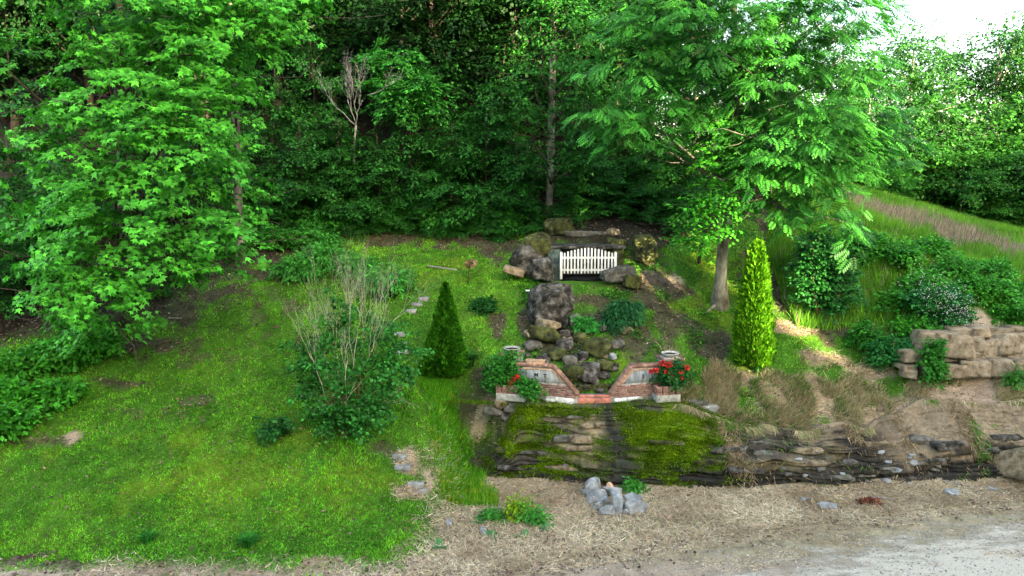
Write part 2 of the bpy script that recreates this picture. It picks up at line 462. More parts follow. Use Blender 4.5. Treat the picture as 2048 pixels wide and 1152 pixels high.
def tint(g, n, a, b, spread=.25, warm=0.0, key=None):
    """leaf colours between two tones; key in 0..1 says which"""
    t = np.clip((g.random(n) if key is None else key + g.normal(0, .18, n)), 0, 1)[:, None]
    c = np.array(a)[None] * (1 - t) + np.array(b)[None] * t
    c = c * np.exp(g.normal(0, spread, n))[:, None]
    if warm: c = c * (1 + g.normal(0, warm, (n, 3)) * np.array([1, .3, .5]))
    return c
UP = np.array([0, 0, 1.0])
def sprays(mb, g, base, d, length, width, per, tmpl, size, ca, cb, droop=.25, flat=.35, key=None, jit=.05, face=0.0):
    """flat leafy twigs: base points, directions, then leaves laid along each"""
    S = len(base)
    d = nrm(d)
    lat = nrm(np.cross(d, UP) + g.normal(0, .12, (S, 3)))
    up = nrm(np.cross(lat, d)); up = np.where(up[:, 2:3] < 0, -up, up)
    L = length * (0.65 + .7 * g.random(S))
    t = g.random((S, per)) ** .8
    s = (g.random((S, per)) * 2 - 1)
    wid = width * L[:, None] * (np.sin(np.pi * (0.08 + .9 * t)) ** .7)
    p = base[:, None] + d[:, None] * (t * L[:, None])[..., None] + lat[:, None] * (s * wid)[..., None]
    p[..., 2] -= droop * L[:, None] * (t ** 2) + .12 * np.abs(s) * wid
    p = p + g.normal(0, jit, p.shape)
    e = d[:, None] * (0.75 + .2 * g.random((S, per, 1))) + lat[:, None] * (s[..., None] * .9) - UP * (.15 + droop * t[..., None]) + g.normal(0, .22, p.shape)
    n = up[:, None] * (1.0 - face * .6) + g.normal(0, flat, p.shape)
    if face:
        oh = d.copy(); oh[:, 2] = 0; oh = nrm(oh)
        n = n + oh[:, None] * face * 1.3
        e = e * np.array([1, 1, .5]) - UP * face * .9
    k = g.random(S) if key is None else key
    kk = np.repeat(np.clip(k[:, None] * .6 + t * .4, 0, 1), 1, 0).ravel()
    N = S * per
    col = tint(g, N, ca, cb, .3, .06, kk) * np.array([.72, 1.0, .8])
    leaves(mb, p.reshape(-1, 3), e.reshape(-1, 3), n.reshape(-1, 3), size * np.exp(g.normal(0, .25, N)), tmpl, col)
def crown(g, lobes, n_sprays, length, width, per, tmpl, size, ca, cb, droop=.25, flat=.35, inner=.5, outdir=None, horiz=.5, down=0.0, bias=None, face=0.0):
    mb = MB()
    lobes = np.asarray(lobes, float)              # x y z rx ry rz
    wgt = (lobes[:, 3] * lobes[:, 4] + lobes[:, 3] * lobes[:, 5]) ; wgt = wgt / wgt.sum()
    idx = g.choice(len(lobes), n_sprays, p=wgt)
    L = lobes[idx]
    u = nrm(g.normal(0, 1, (n_sprays, 3)))
    if bias is not None: u = nrm(u + np.array(bias))
    rr = inner + (1 - inner) * g.random(n_sprays) ** .6
    base = L[:, :3] + u * L[:, 3:6] * rr[:, None]
    d = u.copy(); d[:, 2] *= (1 - horiz); d = nrm(d + g.normal(0, .25, d.shape) - UP * down)
    lobekey = g.random(len(lobes))[idx]
    sprays(mb, g, base - d * length * .4, d, length, width, per, tmpl, size, ca, cb, droop, flat, face=face, key=np.clip(.5 * lobekey + .5 * g.random(n_sprays), 0, 1))
    return mb
def wander(g, a, b, k=6, amt=.12):
    a, b = np.asarray(a, float), np.asarray(b, float)
    t = np.linspace(0, 1, k)[:, None]
    p = a + (b - a) * t
    n = g.normal(0, 1, (k, 3)) * amt * np.linalg.norm(b - a) / k
    n[0] = 0; n[-1] = 0
    return p + np.cumsum(n, 0) * np.sin(np.pi * t) ** .5
def trunk_mesh(g, base, top, r0, r1, limbs=(), sides=9, k=9, amt=.06, flare=1.5, lowest=.12, split=False):
    mb = MB(); limb_list = []; mb.limbs = limb_list
    p = wander(g, base, top, k, amt)
    rad = np.linspace(r0, r1, k); rad[0] *= flare
    p0 = p.copy(); p0[0] -= UP * .4
    mb.tube(p0, rad, sides)
    for l in limbs:
        l = np.asarray(l, float)
        h = np.clip((l[2] - base[2]) / (top[2] - base[2]) - .18 - .12 * g.random(), lowest, .95)
        i = h * (k - 1); q = p[int(i)] * (1 - i % 1) + p[min(int(i) + 1, k - 1)] * (i % 1)
        rl = max(.02, (r0 * (1 - h) + r1 * h) * .38)
        w = wander(g, q, l, 6, .25)
        tb = mb
        if split: tb = MB(); limb_list.append(tb)
        tb.tube(w, np.linspace(rl, rl * .25, 6), 5)
        for _ in range(3):
            s = w[g.integers(2, 5)]
            tb.tube(wander(g, s, s + g.normal(0, 1, 3) * np.array([1, 1, .5]) * np.linalg.norm(l - q) * .35, 4, .2), np.linspace(rl * .35, .008, 4), 4)
    return mb

# ================================================================== THE SETTING
PPM = lambda Y: FPX / (Y * CP + 6.0 * SP)
def blob(px, py, rx, ry):
    c = hit(px, py)
    a, b = hit(px, py - ry), hit(px, py + ry)
    return (c[0], c[1], rx / PPM(c[1]), max(.25, abs(a[1] - b[1]) / 2))
def blobs(lst): return [blob(*b) for b in lst]
def mask(x, y, bl, rough=.35, seed=1, f=1.1):
    n = fbm(x * f, y * f, seed=seed, octaves=4)
    m = np.zeros(np.shape(x))
    for (cx, cy, rx, ry) in bl:
        d = np.sqrt(((x - cx) / rx) ** 2 + ((y - cy) / ry) ** 2)
        m = np.maximum(m, smooth(1.15, .6, d + n * rough * 1.6) if False else 1 - smooth(.6, 1.15, d + n * rough * 1.6))
    return m
B_LITTER = blobs([(345,625,70,38),(300,690,60,22),(250,770,50,7),(395,802,40,7),(500,548,70,16),(545,520,45,14),(420,585,60,18),(560,470,60,20),
   (780,480,90,18),(920,478,90,16),(1000,495,40,20),(1060,640,30,45),(1250,690,70,26),(1345,640,60,40),(1320,575,50,30),(1300,520,40,16),(1240,470,160,22),(1420,690,60,30),
   (1560,560,80,50),(1545,450,40,40),(1660,660,90,24),(1000,650,14,40),(970,745,30,22),(900,770,50,10),(70,885,60,12),(770,900,30,14),(30,1120,60,10),(150,1130,70,8),(1150,690,60,40),(1240,640,90,44),(1300,600,60,40),(1180,640,50,30),(1090,690,60,30),(1200,600,60,20)])
B_STRAW = blobs([(1000,980,120,34),(1100,1010,160,34),(1400,1020,160,24),(1550,1000,120,30),(1700,1020,200,22),(815,925,22,24),(815,985,26,12),(640,1125,60,9),(900,1060,60,20),
   (1600,800,110,44),(1700,840,120,30),(1640,715,60,14),(1720,745,60,16),(1480,760,40,18),(1800,850,60,30),(960,845,24,30),(1440,840,50,14),(1300,560,60,14),(1580,655,40,14),(1000,880,20,20)])
B_DIRT = blobs([(1960,680,110,60),(1900,810,130,44),(2010,810,90,46),(1830,800,70,34),(1970,770,110,30),(200,1148,300,8),(600,1150,250,7),(900,1120,140,26),(150,875,20,6),(855,975,20,40),(1100,1090,160,22)])
B_TAN = blobs([(1740,420,60,16),(1820,445,90,20),(1920,480,110,20),(2030,510,60,18),(1880,462,60,16)])
B_YEL = blobs([(1480,750,40,30),(1420,640,40,60),(1400,590,40,30),(1440,550,60,30),(860,540,60,20),(400,930,200,60),(560,960,160,50),(830,560,50,20),(1230,720,40,14)])
B_BARE = blobs([(340,640,60,30),(420,700,120,26),(520,620,110,50),(620,560,60,30),(300,830,100,14),(640,700,60,60)])
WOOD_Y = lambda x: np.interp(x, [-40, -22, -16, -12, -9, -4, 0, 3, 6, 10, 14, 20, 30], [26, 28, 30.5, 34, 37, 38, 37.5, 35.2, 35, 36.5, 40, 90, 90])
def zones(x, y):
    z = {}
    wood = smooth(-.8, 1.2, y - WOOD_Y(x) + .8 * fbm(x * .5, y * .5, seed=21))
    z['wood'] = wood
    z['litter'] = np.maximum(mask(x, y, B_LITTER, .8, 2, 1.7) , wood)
    z['litter'] = np.maximum(z['litter'], .75 * mask(x, y, B_BARE, .6, 12, 2.2) * smooth(-.1, .35, fbm(x * 2.3, y * 2.3, seed=33)))
    low = smooth(-3.4, -1.4, x + .7 * fbm(x, y, seed=8)) * (y < cliff_top(x))
    z['straw'] = np.maximum(mask(x, y, B_STRAW, .75, 4, 1.6), low * .92)
    front = 1 - smooth(19.2, 20.0, y + .5 * fbm(x * .8, y * .8, seed=31) - .02 * x)
    z['dirt'] = np.maximum(mask(x, y, B_DIRT, .7, 6, 1.5), front * .8)
    z['tan'] = mask(x, y, B_TAN, .5, 7)
    z['yel'] = mask(x, y, B_YEL, 1.0, 11, .9) * .6
    z['green'] = np.clip(1 - np.maximum.reduce([z['litter'], z['straw'], z['dirt'], z['tan'] * .9]), 0, 1)
    return z
def ground_colour(x, y):
    z = zones(x, y)
    n = fbm(x * .7, y * .7, seed=41)[..., None]; n2 = fbm(x * 3, y * 3, seed=42)[..., None]
    g = np.array([.045, .125, .013]) * (1 + .6 * n2) + np.clip(n, 0, 1) * np.array([.04, .035, .004])
    g = g + z['yel'][..., None] * np.array([.07, .05, .0])
    def mix(c, t, m): return c * (1 - m[..., None]) + t * m[..., None]
    c = mix(g, np.array([.31, .24, .16]) * (1 + .6 * n2), z['straw'] * .95)
    c = mix(c, np.array([.25, .2, .17]) * (1 + .4 * n2), z['tan'])
    c = mix(c, np.array([.33, .25, .19]) * (1 + .5 * n2), z['dirt'])
    c = mix(c, np.array([.06, .043, .034]) * (1 + .7 * n2), z['litter'] * np.where(y > 27, .8, .5))
    c = mix(c, np.array([.02, .016, .012]) * (1 + .7 * n2), z['wood'] * .95)  # wood floor darker than real leaf litter, standing in for shade under the trees
    return np.clip(c, .004, 1)
def axis(lo, hi, step, far):
    a = np.arange(lo, hi + 1e-6, step)
    def ext(s0, lim):
        o, d, p = [], step, 0
        while p < lim:
            d *= 1.25; p += d; o.append(p)
        return np.array(o)
    return np.concatenate([lo - ext(lo, far)[::-1], a, hi + ext(hi, far)])
gx, gy = axis(-27, 29, .15, 700), axis(16, 46, .15, 900)
X, Yg = np.meshgrid(gx, gy)
Z = terrain(X, Yg)
# quick look-up of heights and ground zones on the sheet just built
_ix = (gx >= -27.001) & (gx <= 29.001); _iy = (gy >= 15.999) & (gy <= 46.001)
_GZ = Z[np.ix_(_iy, _ix)]; _GXm, _GYm = X[np.ix_(_iy, _ix)], Yg[np.ix_(_iy, _ix)]
_ZN = zones(_GXm, _GYm)
def _look(A, x, y):
    u = np.clip((x + 27) / .15, 0, A.shape[1] - 1.001); v = np.clip((y - 16) / .15, 0, A.shape[0] - 1.001)
    i, j = u.astype(int), v.astype(int); fu, fv = u - i, v - j
    return (A[j, i] * (1 - fu) + A[j, i + 1] * fu) * (1 - fv) + (A[j + 1, i] * (1 - fu) + A[j + 1, i + 1] * fu) * fv
_slow = terrain
def terrain(x, y):
    x, y = np.broadcast_arrays(np.asarray(x, float), np.asarray(y, float))
    inside = (x > -27) & (x < 29) & (y > 16) & (y < 46)
    out = _look(_GZ, x, y)
    if not inside.all():
        out = np.array(out); out[~inside] = _slow(x[~inside], y[~inside])
    return out
def zones_at(x, y): return {k: _look(v, x, y) for k, v in _ZN.items()}
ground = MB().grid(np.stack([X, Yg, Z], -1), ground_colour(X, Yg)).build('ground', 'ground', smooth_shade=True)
tag(ground, 'hillside ground of mown grass, leaf litter and dry straw', kind='structure')

# unseen ridge added behind the camera to shade the bank, notched for sun patches
def shade_ridge():
    s2 = np.array([math.cos(SUN_AZ), math.sin(SUN_AZ)])
    s1 = np.array([math.sin(SUN_AZ), -math.cos(SUN_AZ)])
    s = np.concatenate([np.arange(-150, 0, 4.), np.arange(0, 8, .2), np.arange(8, 60, .2), np.arange(60, 151, 4.)])
    prof = np.array([0, 12, 24, 34, 40, 44, 48, 60])
    D0 = 62.0
    crest = SHADE_CREST(s)
    hh = np.array([0, .25, .55, .82, .95, 1, .97, .8])
    P = np.zeros((len(prof), len(s), 3))
    for i in range(len(prof)):
        dist = D0 - 44 + prof[i]
        P[i, :, 0] = s1[0] * dist + s2[0] * s
        P[i, :, 1] = s1[1] * dist + s2[1] * s
        P[i, :, 2] = crest * hh[i] - .3
    c = np.tile(np.array([.09, .15, .05]), (P.shape[0], P.shape[1], 1))  # slope colour lightened to bounce fill light
    return tag(MB().grid(P, c).build('hill', 'ground'), 'unseen ridge added behind the camera, its notched crest shaping the sunlight', kind='structure')
def SHADE_CREST(s):
    t = math.tan(SUN_EL)
    key = [(-150, 24, 38), (4.4, 24, 30), (5.2, 17.5, 27.6), (6.8, 17.5, 28), (7.6, 24, 30), (18, 23, 30), (19, 17.5, 21), (21.4, 17.5, 21), (21.7, 3.6, 20), (22.5, 3.4, 20), (22.8, 18, 21), (24.75, 18, 21), (25.0, 4.2, 20), (25.9, 3.6, 20), (26.15, 16, 20), (27.2, 12.5, 20), (27.8, 12.5, 20), (28.4, 20, 26), (30, 24, 32), (37, 24, 38), (44, 11, 30), (60, 11, 38), (150, 11, 38)]  # crest dips cut where the sun patches should land
    h = np.interp(s, [k[0] for k in key], [k[1] + (62 + k[2]) * t for k in key])
    return h + .6 * fbm(np.asarray(s) * 1.2, 0 * np.asarray(s), seed=77, octaves=3)
shade_ridge()

# ---- gravel road at the front right
def road():
    xs = np.arange(-14, 40, .25)
    t = np.linspace(0, 1, 60)
    edge = np.interp(xs, [-14, -3, 0, 4, 8, 14, 20, 40], [17.8, 18.6, 19.1, 20.3, 21.4, 22.9, 23.8, 25])
    Y = 8 + (edge[None] - 8) * (t[:, None] ** .6)
    Xr = np.repeat(xs[None], 60, 0)
    P = np.stack([Xr, Y, terrain(Xr, Y) + .008], -1)
    fade = np.repeat((np.clip((edge[None] - Y) / 4.2, 0, 1) * np.clip(.35 + Xr / 14, 0, 1.2))[..., None], 3, -1)
    m, nt, p, out = new_mat('gravel')
    a = nd(nt, 'ShaderNodeAttribute', attribute_name='Col')
    tc = nd(nt, 'ShaderNodeTexCoord')
    mp = nd(nt, 'ShaderNodeMapping'); mp.inputs['Scale'].default_value = (.55, 1.6, 1); mp.inputs['Rotation'].default_value = (0, 0, R(-10))
    nt.links.new(tc.outputs['Object'], mp.inputs['Vector'])
    n1 = nd(nt, 'ShaderNodeTexNoise', Scale=1.3, Detail=7, Roughness=.75); nt.links.new(mp.outputs[0], n1.inputs['Vector'])
    n2 = nd(nt, 'ShaderNodeTexNoise', Scale=22, Detail=6, Roughness=.8); nt.links.new(tc.outputs['Object'], n2.inputs['Vector'])
    r = ramp(nt, [(.25, (.2, .16, .12)), (.5, (.5, .435, .36)), (.75, (.7, .64, .55))]); nt.links.new(n2.outputs['Fac'], r.inputs['Fac'])
    nt.links.new(r.outputs[0], p.inputs['Base Color']); p.inputs['Roughness'].default_value = .95
    b = nd(nt, 'ShaderNodeBump', Strength=.5, Distance=.03); nt.links.new(n2.outputs['Fac'], b.inputs['Height']); nt.links.new(b.outputs[0], p.inputs['Normal'])
    mr = nd(nt, 'ShaderNodeMath', operation='MULTIPLY_ADD'); mr.inputs[1].default_value = .46; mr.inputs[2].default_value = -.14
    nt.links.new(a.outputs['Fac'], mr.inputs[0])
    ad = nd(nt, 'ShaderNodeMath', operation='ADD'); nt.links.new(mr.outputs[0], ad.inputs[0]); nt.links.new(n1.outputs['Fac'], ad.inputs[1])
    ad2 = nd(nt, 'ShaderNodeMath', operation='MULTIPLY_ADD'); ad2.inputs[1].default_value = .25; nt.links.new(n2.outputs['Fac'], ad2.inputs[0]); nt.links.new(ad.outputs[0], ad2.inputs[2])
    st = nd(nt, 'ShaderNodeMapRange'); st.inputs['From Min'].default_value = .60; st.inputs['From Max'].default_value = .84
    nt.links.new(ad2.outputs[0], st.inputs['Value']); nt.links.new(st.outputs[0], p.inputs['Alpha'])
    o = MB().grid(P, fade).build('gravel_road', m)
    return tag(o, 'pale gravel road edge running past the foot of the bank', kind='structure')
road()

# ---- layered rock face
def strata(seed=5):
    g = np.random.default_rng(seed)
    xs = np.arange(-2.1, 24, .05)
    nlay = 26
    th = np.exp(g.normal(0, .6, nlay)); cum = np.concatenate([[0], np.cumsum(th)]) / th.sum()
    ct, cb = cliff_top(xs), cliff_base(xs)
    zt = np.where(xs < 1, np.maximum(terrain(xs, ct + .36), .25), upper(xs, ct + .3)) + .05
    z0 = -.15
    rows, cols = [], []
    sub = [0, .12, .5, .88, 1.0]
    o0 = 0 * xs
    for i in range(nlay):
        brk = np.floor(xs * .8 + 1.6 * vnoise(xs * .5, i * 3.7 + o0, seed=3) + i * 7.3)
        grp = np.floor(i / 3.0)
        off = .13 * vnoise(brk * 1.7, i + o0, seed=12) + .22 * vnoise(xs * .45, grp * 2.1 + o0, seed=14) + .08 * vnoise(xs * 2.2, i * 2.1 + o0, seed=15)
        tone = .6 * vnoise(brk * 2.3, i + o0, seed=19) + .5 * vnoise(xs * .5, grp * 1.7 + o0, seed=20)
        crack = np.clip(.08 + .3 * vnoise(xs * .55, i * 1.9 + o0, seed=35), 0, .3)
        for t in sub:
            h = cum[i] + (cum[i + 1] - cum[i]) * t
            hh = np.clip(h + (.07 * vnoise(xs * .3, o0, seed=31) + .03 * vnoise(xs * 1.1, .4 * i + o0, seed=32)) * np.sin(np.pi * h), 0, 1)
            z = z0 + (zt - z0) * hh
            lean = np.where(hh < .58, -.08 * np.sin(np.pi * hh / .58) + .3 * hh, .174 + (hh - .58) * 1.967)
            soil = smooth(12.4, 14.4, xs) * smooth(.4, .6, hh)
            y = cb + (ct - cb) * lean + off * (1 - .5 * hh) * (1 - .8 * soil) + soil * .3 * fbm(xs * .9, z * .9, seed=40, octaves=5, gain=.6) - .03 + np.where(t in (0, 1.0), crack * (1 - .9 * soil), 0)
            y = y + .14 * fbm(xs * 1.7, z * 2.4, seed=37, octaves=5, gain=.6)
            z = z + .05 * fbm(xs * 3.1, z * 3.1, seed=38) * np.sin(np.pi * hh)
            y = y + .3 * (1 - smooth(.02, .13, hh))
            y = np.minimum(y, ct + .06)
            rows.append(np.stack([xs + .03 * vnoise(xs * 7, z * 7, seed=39), y, z], -1)); cols.append(np.stack([crack, tone, hh], -1))
    for dy, dz in ((.25, .0), (.6, -.03), (.9, -.15)):
        y = ct + dy
        rows.append(np.stack([xs, y, np.maximum(terrain(xs, y) + .02 + dz, 0)], -1)); cols.append(np.stack([o0, vnoise(xs * .8, o0, seed=2), o0 + 1], -1))
    P, A = np.stack(rows), np.stack(cols)
    P[..., 1] = np.where((P[..., 0] < -1.4), P[..., 1] + 2.5 * (-1.4 - P[..., 0]) ** 1.2, P[..., 1])
    return P, A
RP, RA = strata()
def moss_amount(P):
    x, z = P[..., 0], P[..., 2]
    n = .6 * fbm(x * .8, z * 1.5, seed=51, octaves=4) + .5 * fbm(x * .7, z * 6, seed=53); n2 = fbm(x * 3, z * 7, seed=52)
    xw = x + 1.1 * fbm(x * .4, z * 2.2, seed=57)
    cen = smooth(-2.2, -.4, xw) * (1 - smooth(6.6, 9.2, xw))
    hi = smooth(.1, 1.0, z)
    wet = np.exp(-((x - 3.7 - .2 * np.sin(z * 2)) / (.22 + .3 * np.clip(2.5 - z, 0, 3))) ** 2)
    streak = wet
    wet = np.maximum(wet, smooth(-2, -1, x) * (1 - smooth(.5, 1.35, z + .5 * fbm(x * .8, z, seed=54))) * .85)
    tanz = np.exp(-((xw - 2.55) / .65) ** 2) * smooth(.3, .8, z) * (1 - smooth(2.0, 2.5, z))
    m = cen * np.clip(.62 * smooth(.1, 1.8, z) + .22 * smooth(4, 5, x) + 1.5 * n + .7 * n2 + .08, 0, 1)
    m = m * (1 - .92 * streak) * (1 - .8 * tanz)
    return np.clip(m, 0, 1), wet, tanz
def rock_colours():
    m, wet, tanz = moss_amount(RP)
    x, z = RP[..., 0], RP[..., 2]
    tone = RA[..., 1]
    n = fbm(x * 1.5, z * 4, seed=61); n2 = fbm(x * .6, z * 1.2, seed=62)
    k = np.clip(.3 + .55 * tone + .5 * n - .12 * smooth(8, 10, x), 0, 1)[..., None] ** 1.3
    c = np.array([.02, .018, .016]) * (1 - k) + np.array([.145, .125, .098]) * k
    rust = np.clip(n2 * 1.6, 0, 1)[..., None] * np.array([.09, .065, .025])
    c = c + rust
    c = c * (1 - tanz[..., None]) + np.array([.3, .23, .14]) * (1 + .5 * n[..., None]) * tanz[..., None]
    c = c * (1 - wet[..., None]) + np.array([.024, .023, .021]) * (1 + 1.2 * np.clip(tone, 0, 1))[..., None] * wet[..., None]
    mc = np.array([.05, .095, .007]) * (1 + .6 * n[..., None]) + np.clip(n2 * 1.8, 0, 1)[..., None] * np.array([.09, .14, 0])
    c = c * (1 - m[..., None]) + mc * m[..., None]
    dirt = np.maximum(smooth(9, 12, x) * smooth(.8, 1.0, RA[..., 2] + .25 * n) * .8, smooth(12.6, 14.6, x) * smooth(.42, .62, RA[..., 2] + .3 * n) * .85)
    c = c * (1 - dirt[..., None]) + np.array([.25, .19, .13]) * (1 + .4 * n[..., None]) * dirt[..., None]
    return np.clip(c, .004, 1)
rock_face = MB().grid(RP, rock_colours()).build('rock_face', 'rock')
tag(rock_face, 'low layered rock face with moss and a dark wet streak', kind='structure')

# ---- rocks
_bm = bmesh.new(); bmesh.ops.create_icosphere(_bm, subdivisions=1, radius=1); _bm.free()
_ICO = {}
def ico(sub):
    if sub not in _ICO:
        b = bmesh.new(); bmesh.ops.create_icosphere(b, subdivisions=sub, radius=1)
        _ICO[sub] = (nrm(np.array([v.co[:] for v in b.verts])), np.array([[v.index for v in f.verts] for f in b.faces])); b.free()
    return _ICO[sub]
def rock(g, size, sub=3, planes=12, rough=.06, boxy=.0, freq=2.0, rot=None):
    d, f = ico(sub)
    n = nrm(g.normal(0, 1, (planes, 3))); off = .68 + .3 * g.random(planes)
    if boxy > 0:
        ax = np.concatenate([np.eye(3), -np.eye(3)]); ax = nrm(ax + g.normal(0, .07, ax.shape))
        n = np.concatenate([n, ax]); off = np.concatenate([off + .25 * boxy, np.full(6, .8) + g.normal(0, .03, 6)])
    dot = np.maximum(d @ n.T, 1e-3)
    r = np.minimum((off[None] / dot).min(1), 1.35)
    seed = int(g.integers(0, 9999))
    nz = fbm(d[:, 0] * freq, d[:, 1] * freq, d[:, 2] * freq, seed=seed, octaves=5, gain=.6)
    rg = 1 - np.abs(fbm(d[:, 0] * freq * .8, d[:, 1] * freq * .8, d[:, 2] * freq * 1.3, seed=seed + 5, octaves=4)) * 3
    r = r * (1 + rough * (1.5 * nz + .8 * rg - .4))
    v = d * r[:, None] * np.asarray(size)[None] * .5 / .85
    if rot is None: rot = Matrix.Rotation(g.random() * 6.28, 3, 'Z')
    return v @ np.array(rot).T, f
def block(g, size, cuts=5, jit=.1, rough=.03, rot=None):
    '''angular broken block: a gridded box with skewed corners, sliced by random planes'''
    if 'block' not in _ICO:
        b = bmesh.new(); bmesh.ops.create_cube(b, size=2)
        bmesh.ops.subdivide_edges(b, edges=list(b.edges), cuts=5, use_grid_fill=True)
        bmesh.ops.triangulate(b, faces=list(b.faces))
        b.verts.index_update()
        _ICO['block'] = (np.array([v.co[:] for v in b.verts]), np.array([[v.index for v in f.verts] for f in b.faces])); b.free()
    v, f = _ICO['block']; v = v.copy()
    off = g.normal(0, jit, (2, 2, 2, 3)); t = (v + 1) / 2; o = 0
    for i in (0, 1):
        for j in (0, 1):
            for k in (0, 1):
                w = (t[:, 0] if i else 1 - t[:, 0]) * (t[:, 1] if j else 1 - t[:, 1]) * (t[:, 2] if k else 1 - t[:, 2])
                o = o + w[:, None] * off[i, j, k]
    v = v + o
    for _ in range(cuts):
        n = nrm(g.normal(0, 1, 3)); m = (v @ n).max()
        d = v @ n - m * g.uniform(.66, .86)
        v = v - np.maximum(d, 0)[:, None] * n
    sd = int(g.integers(0, 9999))
    dn = nrm(v)
    v = v + dn * (rough * 2 * fbm(v[:, 0] * 2.2, v[:, 1] * 2.2, v[:, 2] * 2.2, seed=sd, octaves=4))[:, None]
    v = v * np.asarray(size) * .5
    if rot is None: rot = Matrix.Rotation(g.random() * 6.28, 3, 'Z')
    return v @ np.array(rot).T, f
def block_part(name, g, pos, size, mat, parent, **kw):
    v, f = block(g, size, **kw)
    return MB().add(v + np.array(pos), f).build(name, mat, parent)
def rock_thing(name, g, pos, size, mat, label, cat='rock', sub=4, group=None, sink=.25, parent=None, **kw):
    v, f = rock(g, size, sub, **kw)
    pos = np.array(pos, float)
    mb = MB().add(v + pos + UP * size[2] * (.5 - sink), f)
    if parent is not None:
        o = mb.build(name, mat, parent); 
        return o
    o = mb.build(name, mat, None, origin=pos)
    return tag(o, label, cat, group)
def tilt(ax, ay, az):
    return Matrix.Rotation(az, 3, 'Z') @ Matrix.Rotation(ay, 3, 'Y') @ Matrix.Rotation(ax, 3, 'X')

g = np.random.default_rng(11)
# loose slabs lying in the rock face
def face_point(px, py):
    d = ray(px, py)
    q = RP[:, :, :].reshape(-1, 3) - np.array([0, 0, CAM_Z])
    u = d / np.linalg.norm(d)
    dist = np.linalg.norm(q - (q @ u)[:, None] * u, axis=1)
    return RP.reshape(-1, 3)[np.argmin(dist)]
for (px, py, w, d_, h, mat, tl) in [(1098,921,.95,.4,.13,'boulder_grey',.12),(1138,932,.35,.25,.14,'boulder_grey',.2),(1105,830,.7,.35,.16,'boulder_grey',.0),(1150,833,.6,.3,.13,'boulder_grey',0),
      (1185,848,.75,.3,.22,'boulder_tan',0),(1160,880,.7,.35,.3,'boulder_tan',.05),(1125,878,.6,.3,.25,'boulder_grey',0),(1170,897,1.2,.35,.24,'boulder_tan',.02),(1150,938,1.9,.35,.2,'boulder_tan',.02),
      (1310,900,.9,.4,.2,'boulder_moss',0),(1270,912,.6,.3,.18,'boulder_moss',0),(1330,885,1.1,.35,.2,'boulder_moss',0),(1015,900,.8,.35,.2,'boulder_moss',0),(1070,905,1.2,.3,.16,'boulder_dark',0),
      (1460,900,1.1,.35,.25,'boulder_dark',0),(1490,940,1.2,.35,.22,'boulder_dark',0),(1420,925,1.2,.35,.2,'boulder_moss',0),(1040,935,1.4,.3,.2,'boulder_dark',0),
      (1530,905,.8,.4,.24,'boulder_grey',0),(1520,885,.7,.35,.16,'boulder_grey',.1),(1620,900,1.3,.4,.28,'boulder_tan',.02),(1600,925,1.6,.35,.2,'boulder_tan',0),(1760,890,.9,.5,.34,'boulder_tan',0),(1845,880,.8,.4,.3,'boulder_grey',.1),
      (1780,935,.7,.35,.12,'boulder_grey',0),(1830,925,.6,.35,.12,'boulder_grey',0),(1730,950,.7,.35,.14,'boulder_grey',0),(1680,955,.8,.35,.14,'boulder_grey',0),(1880,920,.7,.35,.16,'boulder_dark',0),(1700,925,.5,.3,.14,'boulder_grey',0),
      (1900,890,1.0,.4,.3,'boulder_dark',0),(1960,900,1.1,.4,.26,'boulder_dark',0),(2010,880,1.2,.4,.3,'boulder_dark',0),(1650,960,.9,.35,.16,'boulder_dark',0),(1800,955,1.0,.35,.15,'boulder_dark',0)]:
    p = face_point(px, py)
    block_part('stone', g, p + np.array([0, .5 * d_ - .08, 0]), (w * 1.1, d_ * 1.2, h * .8), mat, rock_face, cuts=7, jit=.14, rough=.05, rot=tilt(g.normal(0, .05), tl + g.normal(0, .03), g.normal(0, .1)))
# pale flat limestone flakes among the shale
for k in range(46):
    px, py = g.uniform(1560, 1880), g.uniform(900, 965)
    p = face_point(px, py)
    w = g.uniform(.12, .3)
    block_part('flake', g, p, (w, .2, w * .35), 'boulder_grey' if k % 3 else 'rubble', rock_face, cuts=6, jit=.15, rot=tilt(0, g.normal(0, .12), g.normal(0, .3)))
# sandstone blocks of the upper ledge at the right
for (px, py, w, h, Y) in [(1892,692,104,50,27.5),(1826,712,60,26,27.6),(1946,690,56,34,28.0),(1985,700,60,40,28.1),(2020,690,60,40,28.1),(2040,715,60,30,28.0),(1965,665,50,22,28.3),
      (1905,745,44,34,27.3),(1955,740,58,36,27.35),(2004,738,48,34,27.4),(2042,738,34,34,27.5),(1825,748,30,20,27.3),(1818,735,26,10,27.4),(1900,718,30,12,27.5),(1940,712,36,10,27.7),
      (1864,740,40,22,27.45),(1850,720,40,16,27.7),(2000,668,50,20,28.5),(2038,664,40,18,28.6),(1925,668,50,22,28.3)]:
    p = at(px, py, Y); s = 1 / PPM(Y)
    block_part('sandstone_block', g, p + np.array([0, .35, 0]), (w * s * .97, .95, h * s * .98), 'sandstone', rock_face, cuts=3, jit=.12, rough=.02, rot=tilt(g.normal(0, .05), g.normal(0, .05), g.normal(0, .14)))

